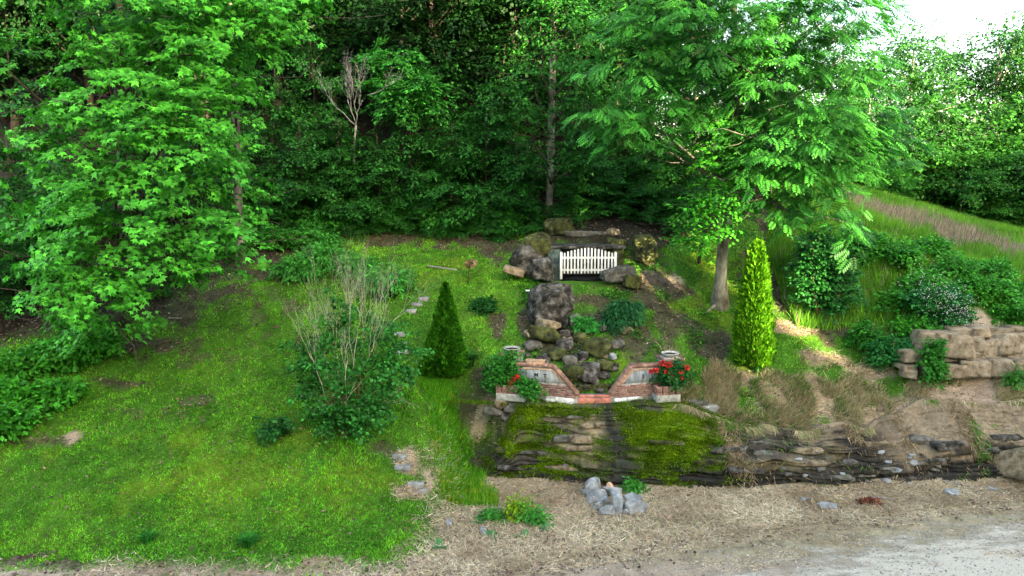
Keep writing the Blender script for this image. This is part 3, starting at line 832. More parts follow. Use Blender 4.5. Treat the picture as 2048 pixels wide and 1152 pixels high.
# ================================================================== BUILT THINGS
g = np.random.default_rng(23)
def brick_mesh(name, l, d, h, mat, ch=.006):
    me = MB().box((-l / 2, -d / 2, -h / 2), (l / 2, d / 2, h / 2), ch=ch).mesh(name)
    me.materials.append(M[mat]); return me
BR = brick_mesh('brick', .205, .10, .068, 'brick')
BRH = brick_mesh('half_brick', .1, .10, .068, 'brick')
COPE = brick_mesh('coping_brick', .195, .34, .095, 'brick_cope', .01)
TRIM = brick_mesh('trim_brick', .195, .06, .055, 'brick_tan')
TILE = brick_mesh('sill_tile', .3, .05, .22, 'tile', .008)
TOPT = brick_mesh('top_tile', .3, .26, .06, 'tile', .008)
def prism(mb, poly, d0, d1):
    """outline in the wall plane (x, z), extruded along the wall's depth"""
    n = len(poly)
    a = np.array([[p[0], d0, p[1]] for p in poly]); b = np.array([[p[0], d1, p[1]] for p in poly])
    c0, c1 = a.mean(0), b.mean(0)
    v = np.concatenate([a, b, [c0], [c1]])
    f4 = [[i, (i + 1) % n, n + (i + 1) % n, n + i] for i in range(n)]
    f3 = [[(i + 1) % n, i, 2 * n] for i in range(n)] + [[n + i, n + (i + 1) % n, 2 * n + 1] for i in range(n)]
    mb.add(v, f3, f4); return mb
def local(name, mb, mat, parent):
    return mb.build(name, mat, parent, origin=(0, 0, 0))
def letter(ch, parent, x, z, size, y=-.012):
    cu = bpy.data.curves.new('letter', 'FONT'); cu.body = ch; cu.size = size; cu.extrude = .004; cu.align_x = 'CENTER'; cu.offset = .006
    t = bpy.data.objects.new('letter', cu); COL.objects.link(t)
    me = bpy.data.meshes.new_from_object(t)
    bpy.data.objects.remove(t, do_unlink=True)
    me.name = 'letter'; me.materials.clear(); me.materials.append(M['ink'])
    o = share('letter', me, parent, (x, y, z), (R(90), 0, 0))
    return o
def wing(side, org, length, corner, label):
    top, lip = 1.2, .16
    w = thing('brick_wing_wall', label, 'wall', org, 'splayed brick walls beside the spillway', rz=R(15) * side)
    X_ = lambda u: side * u
    outline = [(0, -.35), (0, lip - .06), (corner, top - .1), (length, top - .1), (length, -.35)]
    local('mortar_core', prism(MB(), [(X_(a), b) for a, b in outline], 0, .24), 'mortar', w)
    sl = (top - lip) / corner
    pu = corner * (.53 - lip) / (top - lip) + .2
    pan = [(pu, .54), (corner + .07, 1.0), (length - .02, 1.0), (length - .02, .54)]
    panel = local('plaster_panel', prism(MB(), [(X_(a), b) for a, b in pan], -.008, .05), 'plaster', w)
    for c in range(6):
        h = .045 + c * .079
        u = .07 + corner * max(0, h + .06 - lip) / (top - lip) + (.0 if c % 2 else .105)
        if c % 2 == 0: share('brick', BRH, w, (X_(u - .055), .035, h), (0, 0, g.normal(0, .02)))
        while u + .2 < length:
            share('brick', BR, w, (X_(u + .105), .035 + g.normal(0, .003), h + g.normal(0, .002)), (0, 0, g.normal(0, .012)))
            u += .216
    ang = math.atan2(top - lip, corner)
    n = int(math.hypot(corner, top - lip) / .205)
    for i in range(n + 1):
        t = (i + .5) / (n + 1)
        share('coping_brick', COPE, w, (X_(corner * t), .1, lip + (top - lip) * t - .02), (0, -ang * side, 0), (1, 1 + g.normal(0, .02), 1))
    u = corner + .1
    while u < length:
        share('coping_brick', COPE, w, (X_(u), .1, top - .03 + g.normal(0, .004)), (0, g.normal(0, .01), 0)); u += .205
    m = int(math.hypot(corner - pu + .2, .46) / .2)
    for i in range(m):
        t = (i + .5) / m
        share('trim_brick', TRIM, w, (X_(pu - .05 + (corner + .07 - pu) * t), .0, .56 + .46 * t), (0, -math.atan2(.46, corner + .07 - pu) * side, 0))
    u = corner + .18
    while u < length:
        share('trim_brick', TRIM, w, (X_(u), .0, 1.03), (0, 0, 0)); u += .2
    f = MB(); v, fc = rock(g, (length * .55, .3, .3), 3, planes=14, rough=.08, boxy=.8, rot=Matrix.Identity(3))
    f.add(v + np.array([X_(length * .3), .06, -.12]), fc); local('footing', f, 'white_mortar', w)
    return w
OL, OR = at(1156, 797, 26.0), at(1221, 799, 26.0)
OR[2] = OL[2] = (OL[2] + OR[2]) / 2
wl = wing(-1, OL, 2.3, .95, 'sloping brick wall with grey plaster panel left of the spillway')
letter('M', wl, -1.58, .74, .2); letter('T', wl, -1.25, .72, .2)
wr = wing(1, OR, 2.3, .82, 'sloping brick wall with grey plaster panel right of the spillway')
letter('S', wr, 1.28, .7, .2)
# spillway sill
sp = thing('spillway_sill', 'row of red tiles forming the spillway lip between the brick walls', 'sill', (OL + OR) / 2)
W_ = OR[0] - OL[0]
local('sill_core', MB().box((-W_ / 2 + .02, .03, -.45), (W_ / 2 - .02, .5, .06)), 'mortar', sp)
for i in range(4):
    x = -W_ / 2 + W_ * (i + .5) / 4
    share('tile', TILE, sp, (x, -.002, -.06 + g.normal(0, .006)), (0, g.normal(0, .02), 0), (W_ / 4 / .305, 1, 1))
    share('tile', TOPT, sp, (x + .01, .12, .09), (R(-6), g.normal(0, .02), 0), (W_ / 4 / .305, 1, 1))
st = thing('brick_step', 'low mossy brick step across the channel behind the spillway', 'step', (OL + OR) / 2 + np.array([0, .75, .12]))
local('step_core', MB().box((-.72, .02, -.3), (.72, .5, .2)), 'boulder_moss', st)
DB = brick_mesh('dark_brick', .205, .1, .068, 'boulder_moss')
for c in range(3):
    for i in range(7): share('brick', DB, st, (-.68 + .2 * i + (.1 if c % 2 else 0), .0, -.08 + c * .079), (0, 0, g.normal(0, .03)))
for i in range(13): share('brick', DB, st, (-.66 + .11 * i, .06, .16), (0, 0, R(90)), (1.2, 1, 1))
# pillars with stone basins
def pillar(px, py, Y, label, blabel, mark, rz):
    top = at(px, py, Y); h = 1.15; w = .36
    t = thing('brick_pillar', label, 'pillar', top - UP * h, 'squat pillars at the ends of the brick walls', rz=rz)
    shaft = local('plaster_shaft', MB().box((-w, -w, -.4), (w, w, h - .08), ch=.012), 'plaster', t)
    for band, z, k in (('cap', h - .035, .06), ('band', h - .42, .012)):
        for s in range(4):
            a = s * math.pi / 2
            for i in range(4):
                q = (-w - k + .1) + (2 * (w + k) - .2) * i / 3
                c, sn = math.cos(a), math.sin(a)
                y = -(w + k) + .05
                share('brick', BR, t, (c * q - sn * y, sn * q + c * y, z - .002 * s), (0, 0, a + g.normal(0, .01)), (1.0, 1, 1))
    local('cap_fill', MB().box((-w + .02, -w + .02, h - .08), (w - .02, w - .02, h - .01)), 'mortar', t)
    if mark: letter('S', shaft, .12, h - .78, .2, -w - .006)
    b = thing('stone_basin', blabel, 'basin', top + UP * .002, 'stone basins on the pillars')
    pr = [(0, 0), (.16, 0), (.19, .03), (.29, .08), (.335, .13), (.34, .155), (.31, .155), (.26, .11), (.12, .085), (0, .08)]
    bowl = MB().lathe(pr, top).build('bowl', 'concrete', b, True)
    MB().lathe([(0, .105), (.255, .105)], top).build('standing_water', 'ink', bowl)
pillar(1023, 703, 27.2, 'squat pillar with brick cap half hidden by ivy, left side', 'round stone basin on the ivy-grown left pillar', False, R(-15))
pillar(1340, 713, 26.95, 'squat grey pillar with brick cap behind the red roses', 'round stone basin on the pillar behind the red roses', True, R(12))
# brick planters
def planter(px, py, Y, L, label, grey, rz):
    p = at(px, py, Y); h = .34
    t = thing('brick_planter', label, 'planter', p, 'low brick planters in front of the walls', rz=rz)
    local('concrete_base', MB().box((-L / 2 + .01, .01, -.28), (L / 2 - .01, .55, -.01), ch=.01), 'concrete', t)
    local('soil', MB().box((-L / 2 + .09, .09, 0), (L / 2 - .09, .47, h - .06)), 'iron', t)
    for c in range(4):
        z = .038 + c * .079; n = int(L / .216)
        for i in range(n):
            share('brick', BR, t, (-L / 2 + .11 + (L - .22) * i / (n - 1), .05, z), (0, 0, g.normal(0, .015)))
            share('brick', BR, t, (-L / 2 + .11 + (L - .22) * i / (n - 1), .5, z), (0, 0, g.normal(0, .015)))
        for y in (.2, .36):
            for s in (-1, 1): share('brick', BR, t, (s * (L / 2 - .052), y, z), (0, 0, R(90)))
    return t
pl_l = planter(1021, 788, 26.0, 1.12, 'brick planter on a grey base left of the plaster wall', True, R(-12))
pl_r = planter(1338, 790, 26.0, .95, 'brick planter under the right-hand red rose bush', False, R(10))
# trough on the coping
p = at(1071, 730, 26.55)
tr = thing('trough_planter', 'tan terracotta trough lying on the left wall coping', 'planter', p, rz=R(-14))
bm = MB()
bm.box((-.33, -.1, 0), (.33, .1, .17), ch=.012); body = local('trough_body', bm, 'terracotta', tr)
bm = MB()
for lo, hi in (((-.36, -.13, .171), (.36, -.075, .2)), ((-.36, .075, .171), (.36, .13, .2)), ((-.36, -.073, .171), (-.31, .073, .2)), ((.31, -.073, .171), (.36, .073, .2))): bm.box(lo, hi, ch=.006)
local('rim', bm, 'terracotta', body)

# ---- white picket fence in front of the spring
fb = at(1122, 558, 33.0)
fence = thing('picket_fence', 'white picket fence panel with arched top before the spring opening', 'fence', fb)
FW = 2.46
def slat(w, h, d):
    mb = MB(); mb.box((-w / 2, -d / 2, 0), (w / 2, d / 2, h - w * .35), ch=.006)
    mb.tube([[0, -d / 2 + .001, h - w * .36], [0, d / 2 - .001, h - w * .36]], w * .49, 14)
    return mb
for x in (0, FW):
    o = slat(.115, 1.23, .115); local('post', o, 'white_vinyl', fence).location = (x, 0, -.0)
for z in (.36, .92): local('rail', MB().box((.05, .02, z), (FW - .05, .06, z + .1), ch=.006), 'white_vinyl', fence)
for i in range(15):
    u = (i + 1) / 16
    h = 1.13 + .28 * math.sin(math.pi * u) ** .9 - .25
    o = local('picket', slat(.078, h, .03), 'white_vinyl', fence); o.location = (FW * u, .0, .25)
# spring opening behind
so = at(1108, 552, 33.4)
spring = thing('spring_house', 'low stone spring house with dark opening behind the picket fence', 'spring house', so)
bw = MB().box((-.28, .0, -.4), (.3, .4, 1.22), ch=.02); local('block_wall', bw, 'plaster_green', spring)
local('end_wall', MB().box((2.7, .1, -.4), (3.2, .5, 1.2), ch=.03), 'boulder_moss', spring)
local('back_wall', MB().box((-.3, 1.45, -.4), (3.25, 1.7, 1.2)), 'boulder_dark', spring)
local('roof_slab', MB().box((-.4, .05, 1.23), (3.3, 1.8, 1.36), ch=.03), 'boulder_dark', spring)
local('floor_slab', MB().box((.31, .3, -.3), (2.69, 1.44, -.12)), 'ink', spring)  # black floor puts the shade inside the opening into the colour

# ---- boulders
def brock(px, py, Y, wpx, hpx, depth, mat, label, sub=4, name='boulder', cat='boulder', rot=None, planes=12, rough=.07, boxy=.3, group=None, freq=2.2, angular=False):
    s = 1 / PPM(Y)
    c = at(px, py, Y)
    size = (wpx * s, depth, hpx * s)
    if angular: v, f = block(g, size, cuts=9, jit=.22, rough=.04, rot=tilt(g.normal(0, .35), g.normal(0, .35), g.random() * 6))
    else: v, f = rock(g, size, sub, planes, rough, boxy, freq, rot if rot is not None else tilt(g.normal(0, .1), g.normal(0, .1), g.normal(0, .25)))
    base = c - UP * hpx * s * .5
    o = MB().add(v + c, f).build(name, mat, None, origin=base, smooth_shade=False)
    return tag(o, label, cat, group)
brock(1101, 617, 30.0, 84, 98, 1.6, 'boulder_dark', 'big dark craggy boulder standing in the gully below the fence', 5, rough=.11, planes=24, boxy=.45, rot=tilt(.15, .06, .35), freq=2.3)
brock(1076, 496, 33.9, 52, 56, 1.0, 'boulder_moss', 'upright mossy boulder left of the spring opening', rough=.1)
brock(1060, 526, 33.3, 70, 54, 1.0, 'boulder_dark', 'slanting grey slab boulder left of the picket fence', rough=.1, rot=tilt(.3, .6, .2), planes=9)
brock(1086, 538, 32.7, 40, 46, .8, 'boulder_dark', 'dark boulder at the foot of the slanting slab', rough=.12)
brock(1028, 542, 32.8, 44, 16, .6, 'boulder_tan', 'flat tan rock at the grass edge left of the spring', rot=tilt(.1, .25, .1))
brock(1287, 494, 34.2, 46, 50, .9, 'boulder_moss', 'mossy block boulder on the bank right of the fence', rough=.08, boxy=.8)
brock(1238, 548, 32.6, 66, 30, .8, 'boulder_grey', 'grey rock heap half covering the right end of the fence', rough=.14)
brock(1264, 563, 32.2, 36, 26, .7, 'boulder_moss', 'brown rounded rock just right of the fence', rough=.1)
brock(1118, 452, 36.3, 60, 34, .9, 'boulder_moss', 'mossy rock under the tall straight tree', rough=.12)
brock(1226, 466, 36.0, 26, 20, .6, 'boulder_tan', 'small tan rock on the dark litter above the spring')
brock(1170, 468, 36.0, 84, 12, .6, 'boulder_grey', 'long thin rock ledge above the spring roof', rot=tilt(0, .02, .05), boxy=.8)
brock(1232, 492, 34.9, 40, 30, .8, 'boulder_moss', 'dark mossy rock at the right shoulder of the spring roof')
brock(1096, 651, 29.3, 44, 24, .8, 'boulder_tan', 'pale tan stone wedged under the big dark boulder')
brock(1090, 669, 28.9, 70, 28, .9, 'boulder_moss', 'mossy rock below the big dark boulder')
brock(1060, 666, 29.0, 24, 15, .5, 'boulder_tan', 'small orange brown stone left below the big boulder')
brock(1148, 640, 29.6, 22, 26, .5, 'boulder_grey', 'small grey stone at the right foot of the big boulder')
brock(1195, 697, 28.3, 56, 40, .9, 'boulder_moss', 'rounded olive moss covered boulder in the middle of the gully', rough=.08)
brock(1178, 746, 27.1, 44, 42, .7, 'boulder_dark', 'blue grey pointed boulder just behind the spillway', rough=.1)
brock(1150, 748, 27.2, 46, 38, .7, 'boulder_moss', 'mossy boulder left of the blue grey boulder at the spillway')
for (px, py, w, h, mt, lb) in [(1130, 690, 34, 22, 'boulder_dark', 'dark gully rock left of the olive mossy boulder'), (1115, 708, 40, 24, 'boulder_moss', 'low mossy gully rock behind the left wall coping'), (1140, 722, 30, 22, 'boulder_grey', 'grey gully rock above the left wall slope'), (1165, 712, 26, 18, 'boulder_dark', 'dark gully rock in front of the olive mossy boulder'),
      (1210, 730, 36, 20, 'boulder_moss', 'mossy gully rock right of the blue grey boulder'), (1235, 690, 30, 18, 'boulder_grey', 'grey gully rock right of the olive mossy boulder'), (1065, 690, 40, 22, 'boulder_grey', 'grey rock at the left side of the gully'), (1130, 668, 26, 18, 'boulder_dark', 'dark rock right below the big boulder'),
      (1160, 675, 30, 20, 'boulder_moss', 'mossy rock below the bright fern clump'), (1085, 720, 30, 18, 'boulder_dark', 'dark rock just above the terracotta trough'), (1250, 660, 30, 20, 'boulder_tan', 'brown rock at the foot of the evergreen mound'), (1205, 655, 22, 14, 'boulder_grey', 'small grey rock between fern clump and evergreen mound')]:
    c = hit(px, py + h * .3)
    brock(px, py, c[1], w, h, .6, mt, lb, 3, 'gully_rock', 'rock', planes=16, rough=.09, group='rocks in the gully')
brock(1226, 713, 27.8, 14, 12, .3, 'rubble', 'small white stone in the leaf litter above the right wall')
brock(1177, 690, 28.5, 20, 14, .4, 'rubble', 'pale stone beside the olive mossy boulder')
for (px, py, w, h, mt, lb) in [(1003, 806, 34, 20, 'boulder_tan', 'tan stone at the top left corner of the rock face'), (1030, 812, 44, 26, 'boulder_grey', 'grey brown stone under the left planter'),
      (985, 822, 40, 16, 'boulder_grey', 'flat grey stone at the left end of the rock face'), (1016, 830, 34, 20, 'boulder_dark', 'dark stone in front of the grey brown one at left'),
      (1396, 806, 40, 16, 'boulder_grey', 'flat grey slab at the right end of the mossy face'), (1418, 815, 34, 18, 'rubble', 'square pale grey block beside the flat slab at right'),
      (1615, 859, 76, 14, 'boulder_grey', 'pale overhanging slab jutting from the dry grass bank')]:
    c = hit(px, py)
    brock(px, py, min(c[1], 26.3), w, h, .5, mt, lb, 3, 'stone', 'rock', boxy=.7)
gully = np.array([hit(1110, 668), hit(1140, 700), hit(1165, 725), hit(1185, 758)])
ORD = ['first', 'second', 'third', 'fourth', 'fifth', 'sixth', 'seventh', 'eighth', 'ninth', 'tenth', 'eleventh', 'twelfth', 'thirteenth', 'fourteenth', 'fifteenth', 'sixteenth', 'seventeenth', 'eighteenth', 'nineteenth', 'twentieth', 'twenty-first', 'twenty-second', 'twenty-third', 'twenty-fourth', 'twenty-fifth', 'twenty-sixth', 'twenty-seventh', 'twenty-eighth', 'twenty-ninth', 'thirtieth']
for k, t in enumerate(np.sort(g.random(30) * 3)):
    t = min(t, 2.999); i = int(t); q = gully[i] * (1 - t + i) + gully[i + 1] * (t - i)
    x, y = q[0] + g.normal(0, .7 + .15 * t), q[1] - .02 * k
    s = g.uniform(.14, .42)
    c = on(x, y)
    rock_thing('gully_stone', g, c, (s, s * .9, s * .6), ['boulder_moss', 'boulder_grey', 'boulder_tan', 'boulder_dark'][k % 4], f"{['mossy', 'grey', 'tan', 'dark'][k % 4]} loose gully stone, {ORD[k]} on the way down from big boulder to spillway", 'rock', 3, 'loose stones in the gully', sink=.3, planes=10)
# rubble pile
for (px, py, w, h, lb) in [(1183, 976, 36, 40, 'upright pointed concrete chunk at the left of the rubble pile'), (1187, 998, 30, 16, 'flat concrete chunk below the pointed one in the rubble pile'), (1202, 994, 14, 26, 'narrow upright concrete piece in the middle of the rubble pile'),
      (1236, 1002, 46, 42, 'largest concrete chunk in the rubble pile'), (1268, 1012, 42, 28, 'rightmost concrete chunk of the rubble pile'), (1214, 1020, 28, 20, 'lowest concrete chunk of the rubble pile'),
      (1230, 984, 34, 16, 'rounded concrete piece on top of the rubble pile'), (1260, 995, 22, 14, 'small concrete piece behind the rightmost chunk'), (1222, 976, 18, 10, 'broken brick lying on the rubble pile'), (1172, 985, 12, 10, 'tiny concrete bit at the left edge of the rubble pile'), (1250, 1022, 16, 12, 'small concrete lump in front of the largest chunk'), (1198, 1010, 16, 14, 'small concrete lump in front of the narrow piece'), (1285, 1018, 14, 12, 'outermost concrete bit at the right of the rubble pile'), (1208, 1003, 14, 12, 'small concrete lump wedged in the middle of the rubble')]:
    c = hit(px, py + h * .4)
    brock(px, py, c[1] - .05, w, h, .4, 'brick_tan' if 'brick' in lb else 'rubble', lb, 4, 'concrete_chunk', 'rubble', angular=True, group='rubble pile under the rock face')
# talus stones on the verge, right
for k, px in enumerate(np.sort(g.uniform(1600, 2040, 30))):
    py = 985 + g.normal(0, 12) - (g.uniform(0, 1)) * 10
    c = hit(px, py); s = g.uniform(.08, .26)
    rock_thing('loose_stone', g, c, (s * 1.3, s, s * .45), 'rubble' if k % 3 == 0 else 'boulder_tan', f"{'white' if k % 3 == 0 else 'tan'} fallen stone below the right rock face, {ORD[k]} from the left", 'rock', 2, 'fallen stones on the verge', sink=.2, planes=8)
for (px, py, w, h, mt, lb) in [(1656, 1012, 38, 9, 'rubble', 'flat white stone slab on the dry verge'), (2028, 930, 90, 62, 'boulder_tan', 'large dusty boulder at the right edge of the picture'), (1690, 950, 20, 16, 'boulder_tan', 'pale square stone at the foot of the shale'),
       (417, 0, 0, 0, None, None), (898, 1046, 12, 12, 'rubble', 'small white stone among the weeds by the steps'), (1905, 985, 34, 10, 'rubble', 'long pale stone on the verge at right'), (967, 1062, 14, 8, 'rubble', 'pale stone under the broad leaf weeds')]:
    if mt is None: continue
    c = hit(px, py + h * .4)
    brock(px, py, c[1], w, h, .7 if w > 60 else .4, mt, lb, 4, 'stone', 'rock', angular=w > 60)
# ---- stepping slabs
for (px, py, w, lb) in [(848, 598, 20, 'topmost grey slab step on the grass bank'), (834, 609, 22, 'second slab step from the top of the bank'), (823, 622, 20, 'third slab step from the top of the bank'), (800, 668, 22, 'half hidden slab step behind the bare bush'),
      (801, 690, 26, 'grey slab step beside the bare bush'), (806, 703, 26, 'grey slab step left of the dark arborvitae'), (800, 913, 30, 'highest of the lower slab steps'), (806, 934, 32, 'middle of the lower slab steps'), (832, 968, 32, 'bright lowest slab step at the foot of the path'), (840, 978, 30, 'slab under the bright lowest step')]:
    c = hit(px, py); L = w / PPM(c[1])
    t = MB().box((-L / 2, -.17, -.12), (L / 2, .17, .045), np.array(tilt(g.normal(0, .05), g.normal(0, .05), g.normal(-.1, .12))), c + UP * (.03 if py < 975 else -.03), ch=.012)
    tag(t.build('step_slab', 'slab', None, origin=c), lb, 'step', 'slab steps up the bank', 'thing')
p = hit(884, 538)
tag(MB().box((-.75, -.1, 0), (.75, .1, .05), np.array(tilt(0, .1, -.3)), p + UP * .03, ch=.008).build('plank', 'wood_grey', None, origin=p), 'weathered grey board lying at the top of the lawn', 'board')
p = hit(350, 638)
tag(MB().box((-.28, -.06, 0), (.28, .06, .04), np.array(tilt(0, 0, .05)), p + UP * .02, ch=.008).build('plank', 'wood_grey', None, origin=p), 'short grey board on the leaf litter under the star leaf tree', 'board')
# ---- pipe, stake, post
p = hit(1061, 592)
pipe = thing('pipe_elbow', 'white plastic pipe elbow sticking out of the grass', 'pipe', p)
MB().tube([p - UP * .1, p + UP * .12, p + UP * .2], .035, 12).build('riser', 'pipe', pipe, True)
MB().tube([p + UP * .2 + np.array([.02, 0, .0]), p + UP * .235 + np.array([-.04, 0, 0]), p + UP * .24 + np.array([-.22, -.02, 0])], .037, 12).build('spout', 'pipe', pipe, True)
p = hit(935, 568)
stake = thing('garden_stake', 'dark garden stake with a dried brown flower head on the lawn', 'stake', p)
MB().tube([p - UP * .2, p + np.array([.05, 0, .5]), p + np.array([.12, 0, .88])], .025, 7).build('rod', 'iron', stake)
hd = MB(); hp = p + np.array([.15, 0, .95]); n = 90
dv = nrm(g.normal(0, 1, (n, 3)) * np.array([1.3, .8, .5]))
leaves(hd, np.tile(hp, (n, 1)) + dv * .06, dv, nrm(g.normal(0, 1, (n, 3))), g.uniform(.14, .3, n), 'quad', tint(g, n, (.16, .09, .06), (.36, .25, .16)))
hd.build('dried_head', 'litter', stake)
p = hit(1767, 522)
tag(MB().tube([p - UP * .3, p + UP * .35, p + UP * .72], [.07, .065, .06], 9).build('fence_post', 'wood_grey', None, origin=p), 'weathered grey post standing in the weeds on the right slope', 'post')

# ================================================================== TREES
def lob(px, py, Y, r, flat=.75):
    c = at(px, py, Y); return (c[0], c[1], c[2], r, r, r * flat)
def tree(name, label, cat, base, trunk, barkmat, crown_mb, leafmat='leaf', group=None):
    t = thing(name, label, cat, base, group)
    tk = trunk.build('trunk', barkmat, t, True)
    for l in trunk.limbs: l.build('limb', 'bark_grey' if barkmat == 'bark_pale' else 'bark_dark', tk, True)
    crown_mb.build('crown', leafmat, t)
    return t
g = np.random.default_rng(101)
GUM = ((.022, .12, .014), (.12, .44, .05))
# big star-leaved tree at the left
base = hit(215, 690) + np.array([0, 1.2, .3])
L1 = [lob(*q) for q in [(290,60,26,1.9),(190,50,26.5,1.1),(390,110,26.5,1.8),(250,180,25.2,2.1),(405,225,26.2,1.9),(330,290,25.2,2.2),(180,280,25.3,1.8),(420,350,26.2,1.5),(150,390,25.2,1.6),
      (260,420,24.4,2.1),(385,440,25.2,1.7),(80,480,25.4,1.2),(190,510,24.2,1.9),(320,520,24.8,1.5),(140,570,24.3,1.3),(225,600,24.2,1.1),(15,100,25.6,.9),(10,215,25.8,.8),(430,180,27,1.5),(260,-40,26,2.5),
      (40,-60,27,1.5),(15,430,26.4,1.0),(300,640,26.5,.7),(400,0,27,1.6),(180,650,26.5,1.0),(445,410,26.2,1.1),(440,490,26,.9),(400,520,25.6,.9)]]
tr_ = trunk_mesh(g, base, at(240, -120, 28), .3, .12, [l[:3] for l in L1], 10, 12, split=True)
cr = crown(g, L1, 540, 1.25, .42, 42, 'star', .205, *GUM, droop=.35, flat=.3, inner=.62, horiz=.6, bias=(0, -.3, .25), face=.55)
tree('sweetgum_tree', 'big bright green star-leaved tree filling the left side', 'tree', base, tr_, 'bark_dark', cr)
base = hit(452, 560) + np.array([0, 2.0, .4])
L2 = [lob(*q) for q in [(470,30,28.5,1.9),(540,5,28,1.5),(420,-40,29,2),(380,40,30,1.8),(560,-50,28,1.6),(440,300,31,1.0),(450,120,31,1.2)]]
tr_ = trunk_mesh(g, base, at(450, -150, 32), .22, .1, [l[:3] for l in L2], 9, 12, .02, split=True)
cr = crown(g, L2, 230, 1.3, .42, 36, 'star', .205, *GUM, droop=.35, flat=.3, inner=.5, horiz=.5, bias=(.2, -.3, .1), face=.5)
tree('sweetgum_tree', 'slim star-leaved tree with yellow lit top behind the big left tree', 'tree', base, tr_, 'bark_grey', cr)

# spreading pinnate-leaved tree at the right
PIN = ((.022, .10, .026), (.088, .32, .05))
base = hit(1440, 612)
L3 = [lob(*q) for q in [(1250,120,30.5,1.6),(1215,235,30.5,1.1),(1300,60,30.5,1.8),(1420,60,29.5,2.0),(1540,50,29,2.2),(1650,40,29,1.8),(1735,15,30,1.0),(1690,110,29.5,1.5),(1560,160,29,1.9),(1400,170,31,1.9),
      (1320,220,30.5,1.5),(1690,205,29.5,1.9),(1755,260,30,1.3),(1620,270,28.6,1.8),(1545,330,28.6,1.4),(1690,320,29,1.7),(1765,310,30,.9),(1460,250,31,1.6),(1560,410,29,1.2),(1640,425,28.7,1.3),(1695,445,29,.8),
      (1280,295,30.5,1.0),(1480,130,30.5,1.9),(1370,-40,30,2.2),(1580,-50,29.5,2.4),(1720,-60,30,1.4),(1620,350,28.8,1.4),(1480,340,29.5,.9)]]
tr_ = trunk_mesh(g, base, at(1470, -60, 31), .26, .1, [l[:3] for l in L3], 10, 12, .04, flare=1.9, lowest=.4, split=True)
tr_.tube(wander(g, base + UP * .25, base + np.array([-1.1, -.8, -.45]), 5, .1), [.14, .1, .07, .05, .03], 6)
tr_.tube(wander(g, at(1440, 330, 31), at(1388, 170, 30.7), 6, .1), np.linspace(.12, .07, 6), 8)
cr = crown(g, L3, 1000, 1.25, .4, 11, 'pinnate', .43, *PIN, droop=.18, flat=.22, inner=.45, horiz=.7, bias=(.05, -.25, .3), face=.3)
tree('ailanthus_tree', 'large spreading tree with long drooping feather leaves, pale trunk base', 'tree', base, tr_, 'bark_pale', cr)
# round-leaved small tree growing against it
base = hit(1400, 540) + np.array([0, .6, .1])
L4 = [lob(*q) for q in [(1430,300,30.2,.9),(1480,320,30.4,.9),(1430,390,30,1.0),(1390,420,30,.8),(1470,400,30,.8),(1385,475,30,.7),(1440,460,30,.8),(1500,250,30.8,1.0),(1420,240,31,1.0)]]
tr_ = trunk_mesh(g, base, at(1450, 240, 31), .07, .03, [l[:3] for l in L4], 6, 8, split=True)
cr = crown(g, L4, 230, .8, .45, 20, 'round', .17, (.03, .14, .02), (.08, .33, .03), droop=.25, flat=.3, inner=.3, horiz=.6, bias=(0, -.3, 0))
tree('redbud_sapling', 'small round-leaved tree growing against the left of the feather-leaved tree', 'tree', base, tr_, 'bark_dark', cr)

# tall straight tree in the middle
base = hit(1099, 440) + np.array([0, .5, 0])
L5 = [lob(*q) for q in [(1080,40,36,1.3),(1150,110,35.5,1.4),(1060,160,35.8,1.2),(1165,200,36,1.2),(1050,225,35.5,1.0),(1130,250,35.5,.9),(1080,330,36,.9),(1160,300,36,1.0),(1130,20,36,1.4),(1190,40,37,1.4),(1100,-60,36.5,2)]]
tr_ = trunk_mesh(g, base, at(1113, -160, 36.5), .2, .13, [l[:3] for l in L5], 9, 14, .015, split=True)
cr = crown(g, L5, 330, 1.0, .42, 26, 'oval', .18, (.012, .06, .012), (.05, .2, .03), droop=.3, flat=.35, inner=.2, horiz=.6, bias=(0, -.2, 0))
tree('poplar_tree', 'tall tree with straight bare grey trunk in the middle of the wood edge', 'tree', base, tr_, 'bark_grey', cr)

# ---- kinds shared by the wood behind
def kind(seed, H, lobes, n, length, width, per, tm, size, ca, cb, r0, bark, **kw):
    g = np.random.default_rng(seed)
    tk = trunk_mesh(g, np.zeros(3), np.array([g.normal(0, .2), g.normal(0, .2), H * .93]), r0, r0 * .3, [l[:3] for l in lobes[::2]], 8, 9, .05)
    cm = crown(g, lobes, n, length, width, per, tm, size, ca, cb, **kw)
    a, b = tk.mesh('trunk', smooth_shade=True), cm.mesh('crown')
    a.materials.append(M[bark]); b.materials.append(M['leaf'])
    return a, b
def layered(seed, H, R0, k):
    g = np.random.default_rng(seed); out = []
    for i in range(k):
        t = (i + .5) / k; r = R0 * (1 - .75 * t ** 1.4)
        for j in range(3):
            a = g.random() * 6.28
            out.append((math.cos(a) * r * .55, math.sin(a) * r * .55, H * (.1 + .85 * t) + g.normal(0, .15), r * .62, r * .62, .1))
    return out
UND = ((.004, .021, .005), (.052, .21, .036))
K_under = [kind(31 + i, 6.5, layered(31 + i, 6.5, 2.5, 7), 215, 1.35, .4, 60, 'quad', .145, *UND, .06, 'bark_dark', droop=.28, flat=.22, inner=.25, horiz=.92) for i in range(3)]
def roundish(seed, H, R0, n, z0=.3):
    g = np.random.default_rng(seed); out = []
    for i in range(n):
        t = g.random(); a = g.random() * 6.28; r = R0 * math.sin(math.pi * (.15 + .8 * t)) * .75
        out.append((math.cos(a) * r, math.sin(a) * r, H * (z0 + (1 - z0) * t), R0 * g.uniform(.3, .5), R0 * g.uniform(.3, .5), R0 * g.uniform(.22, .34)))
    return out
CAN = ((.003, .014, .004), (.016, .062, .013))
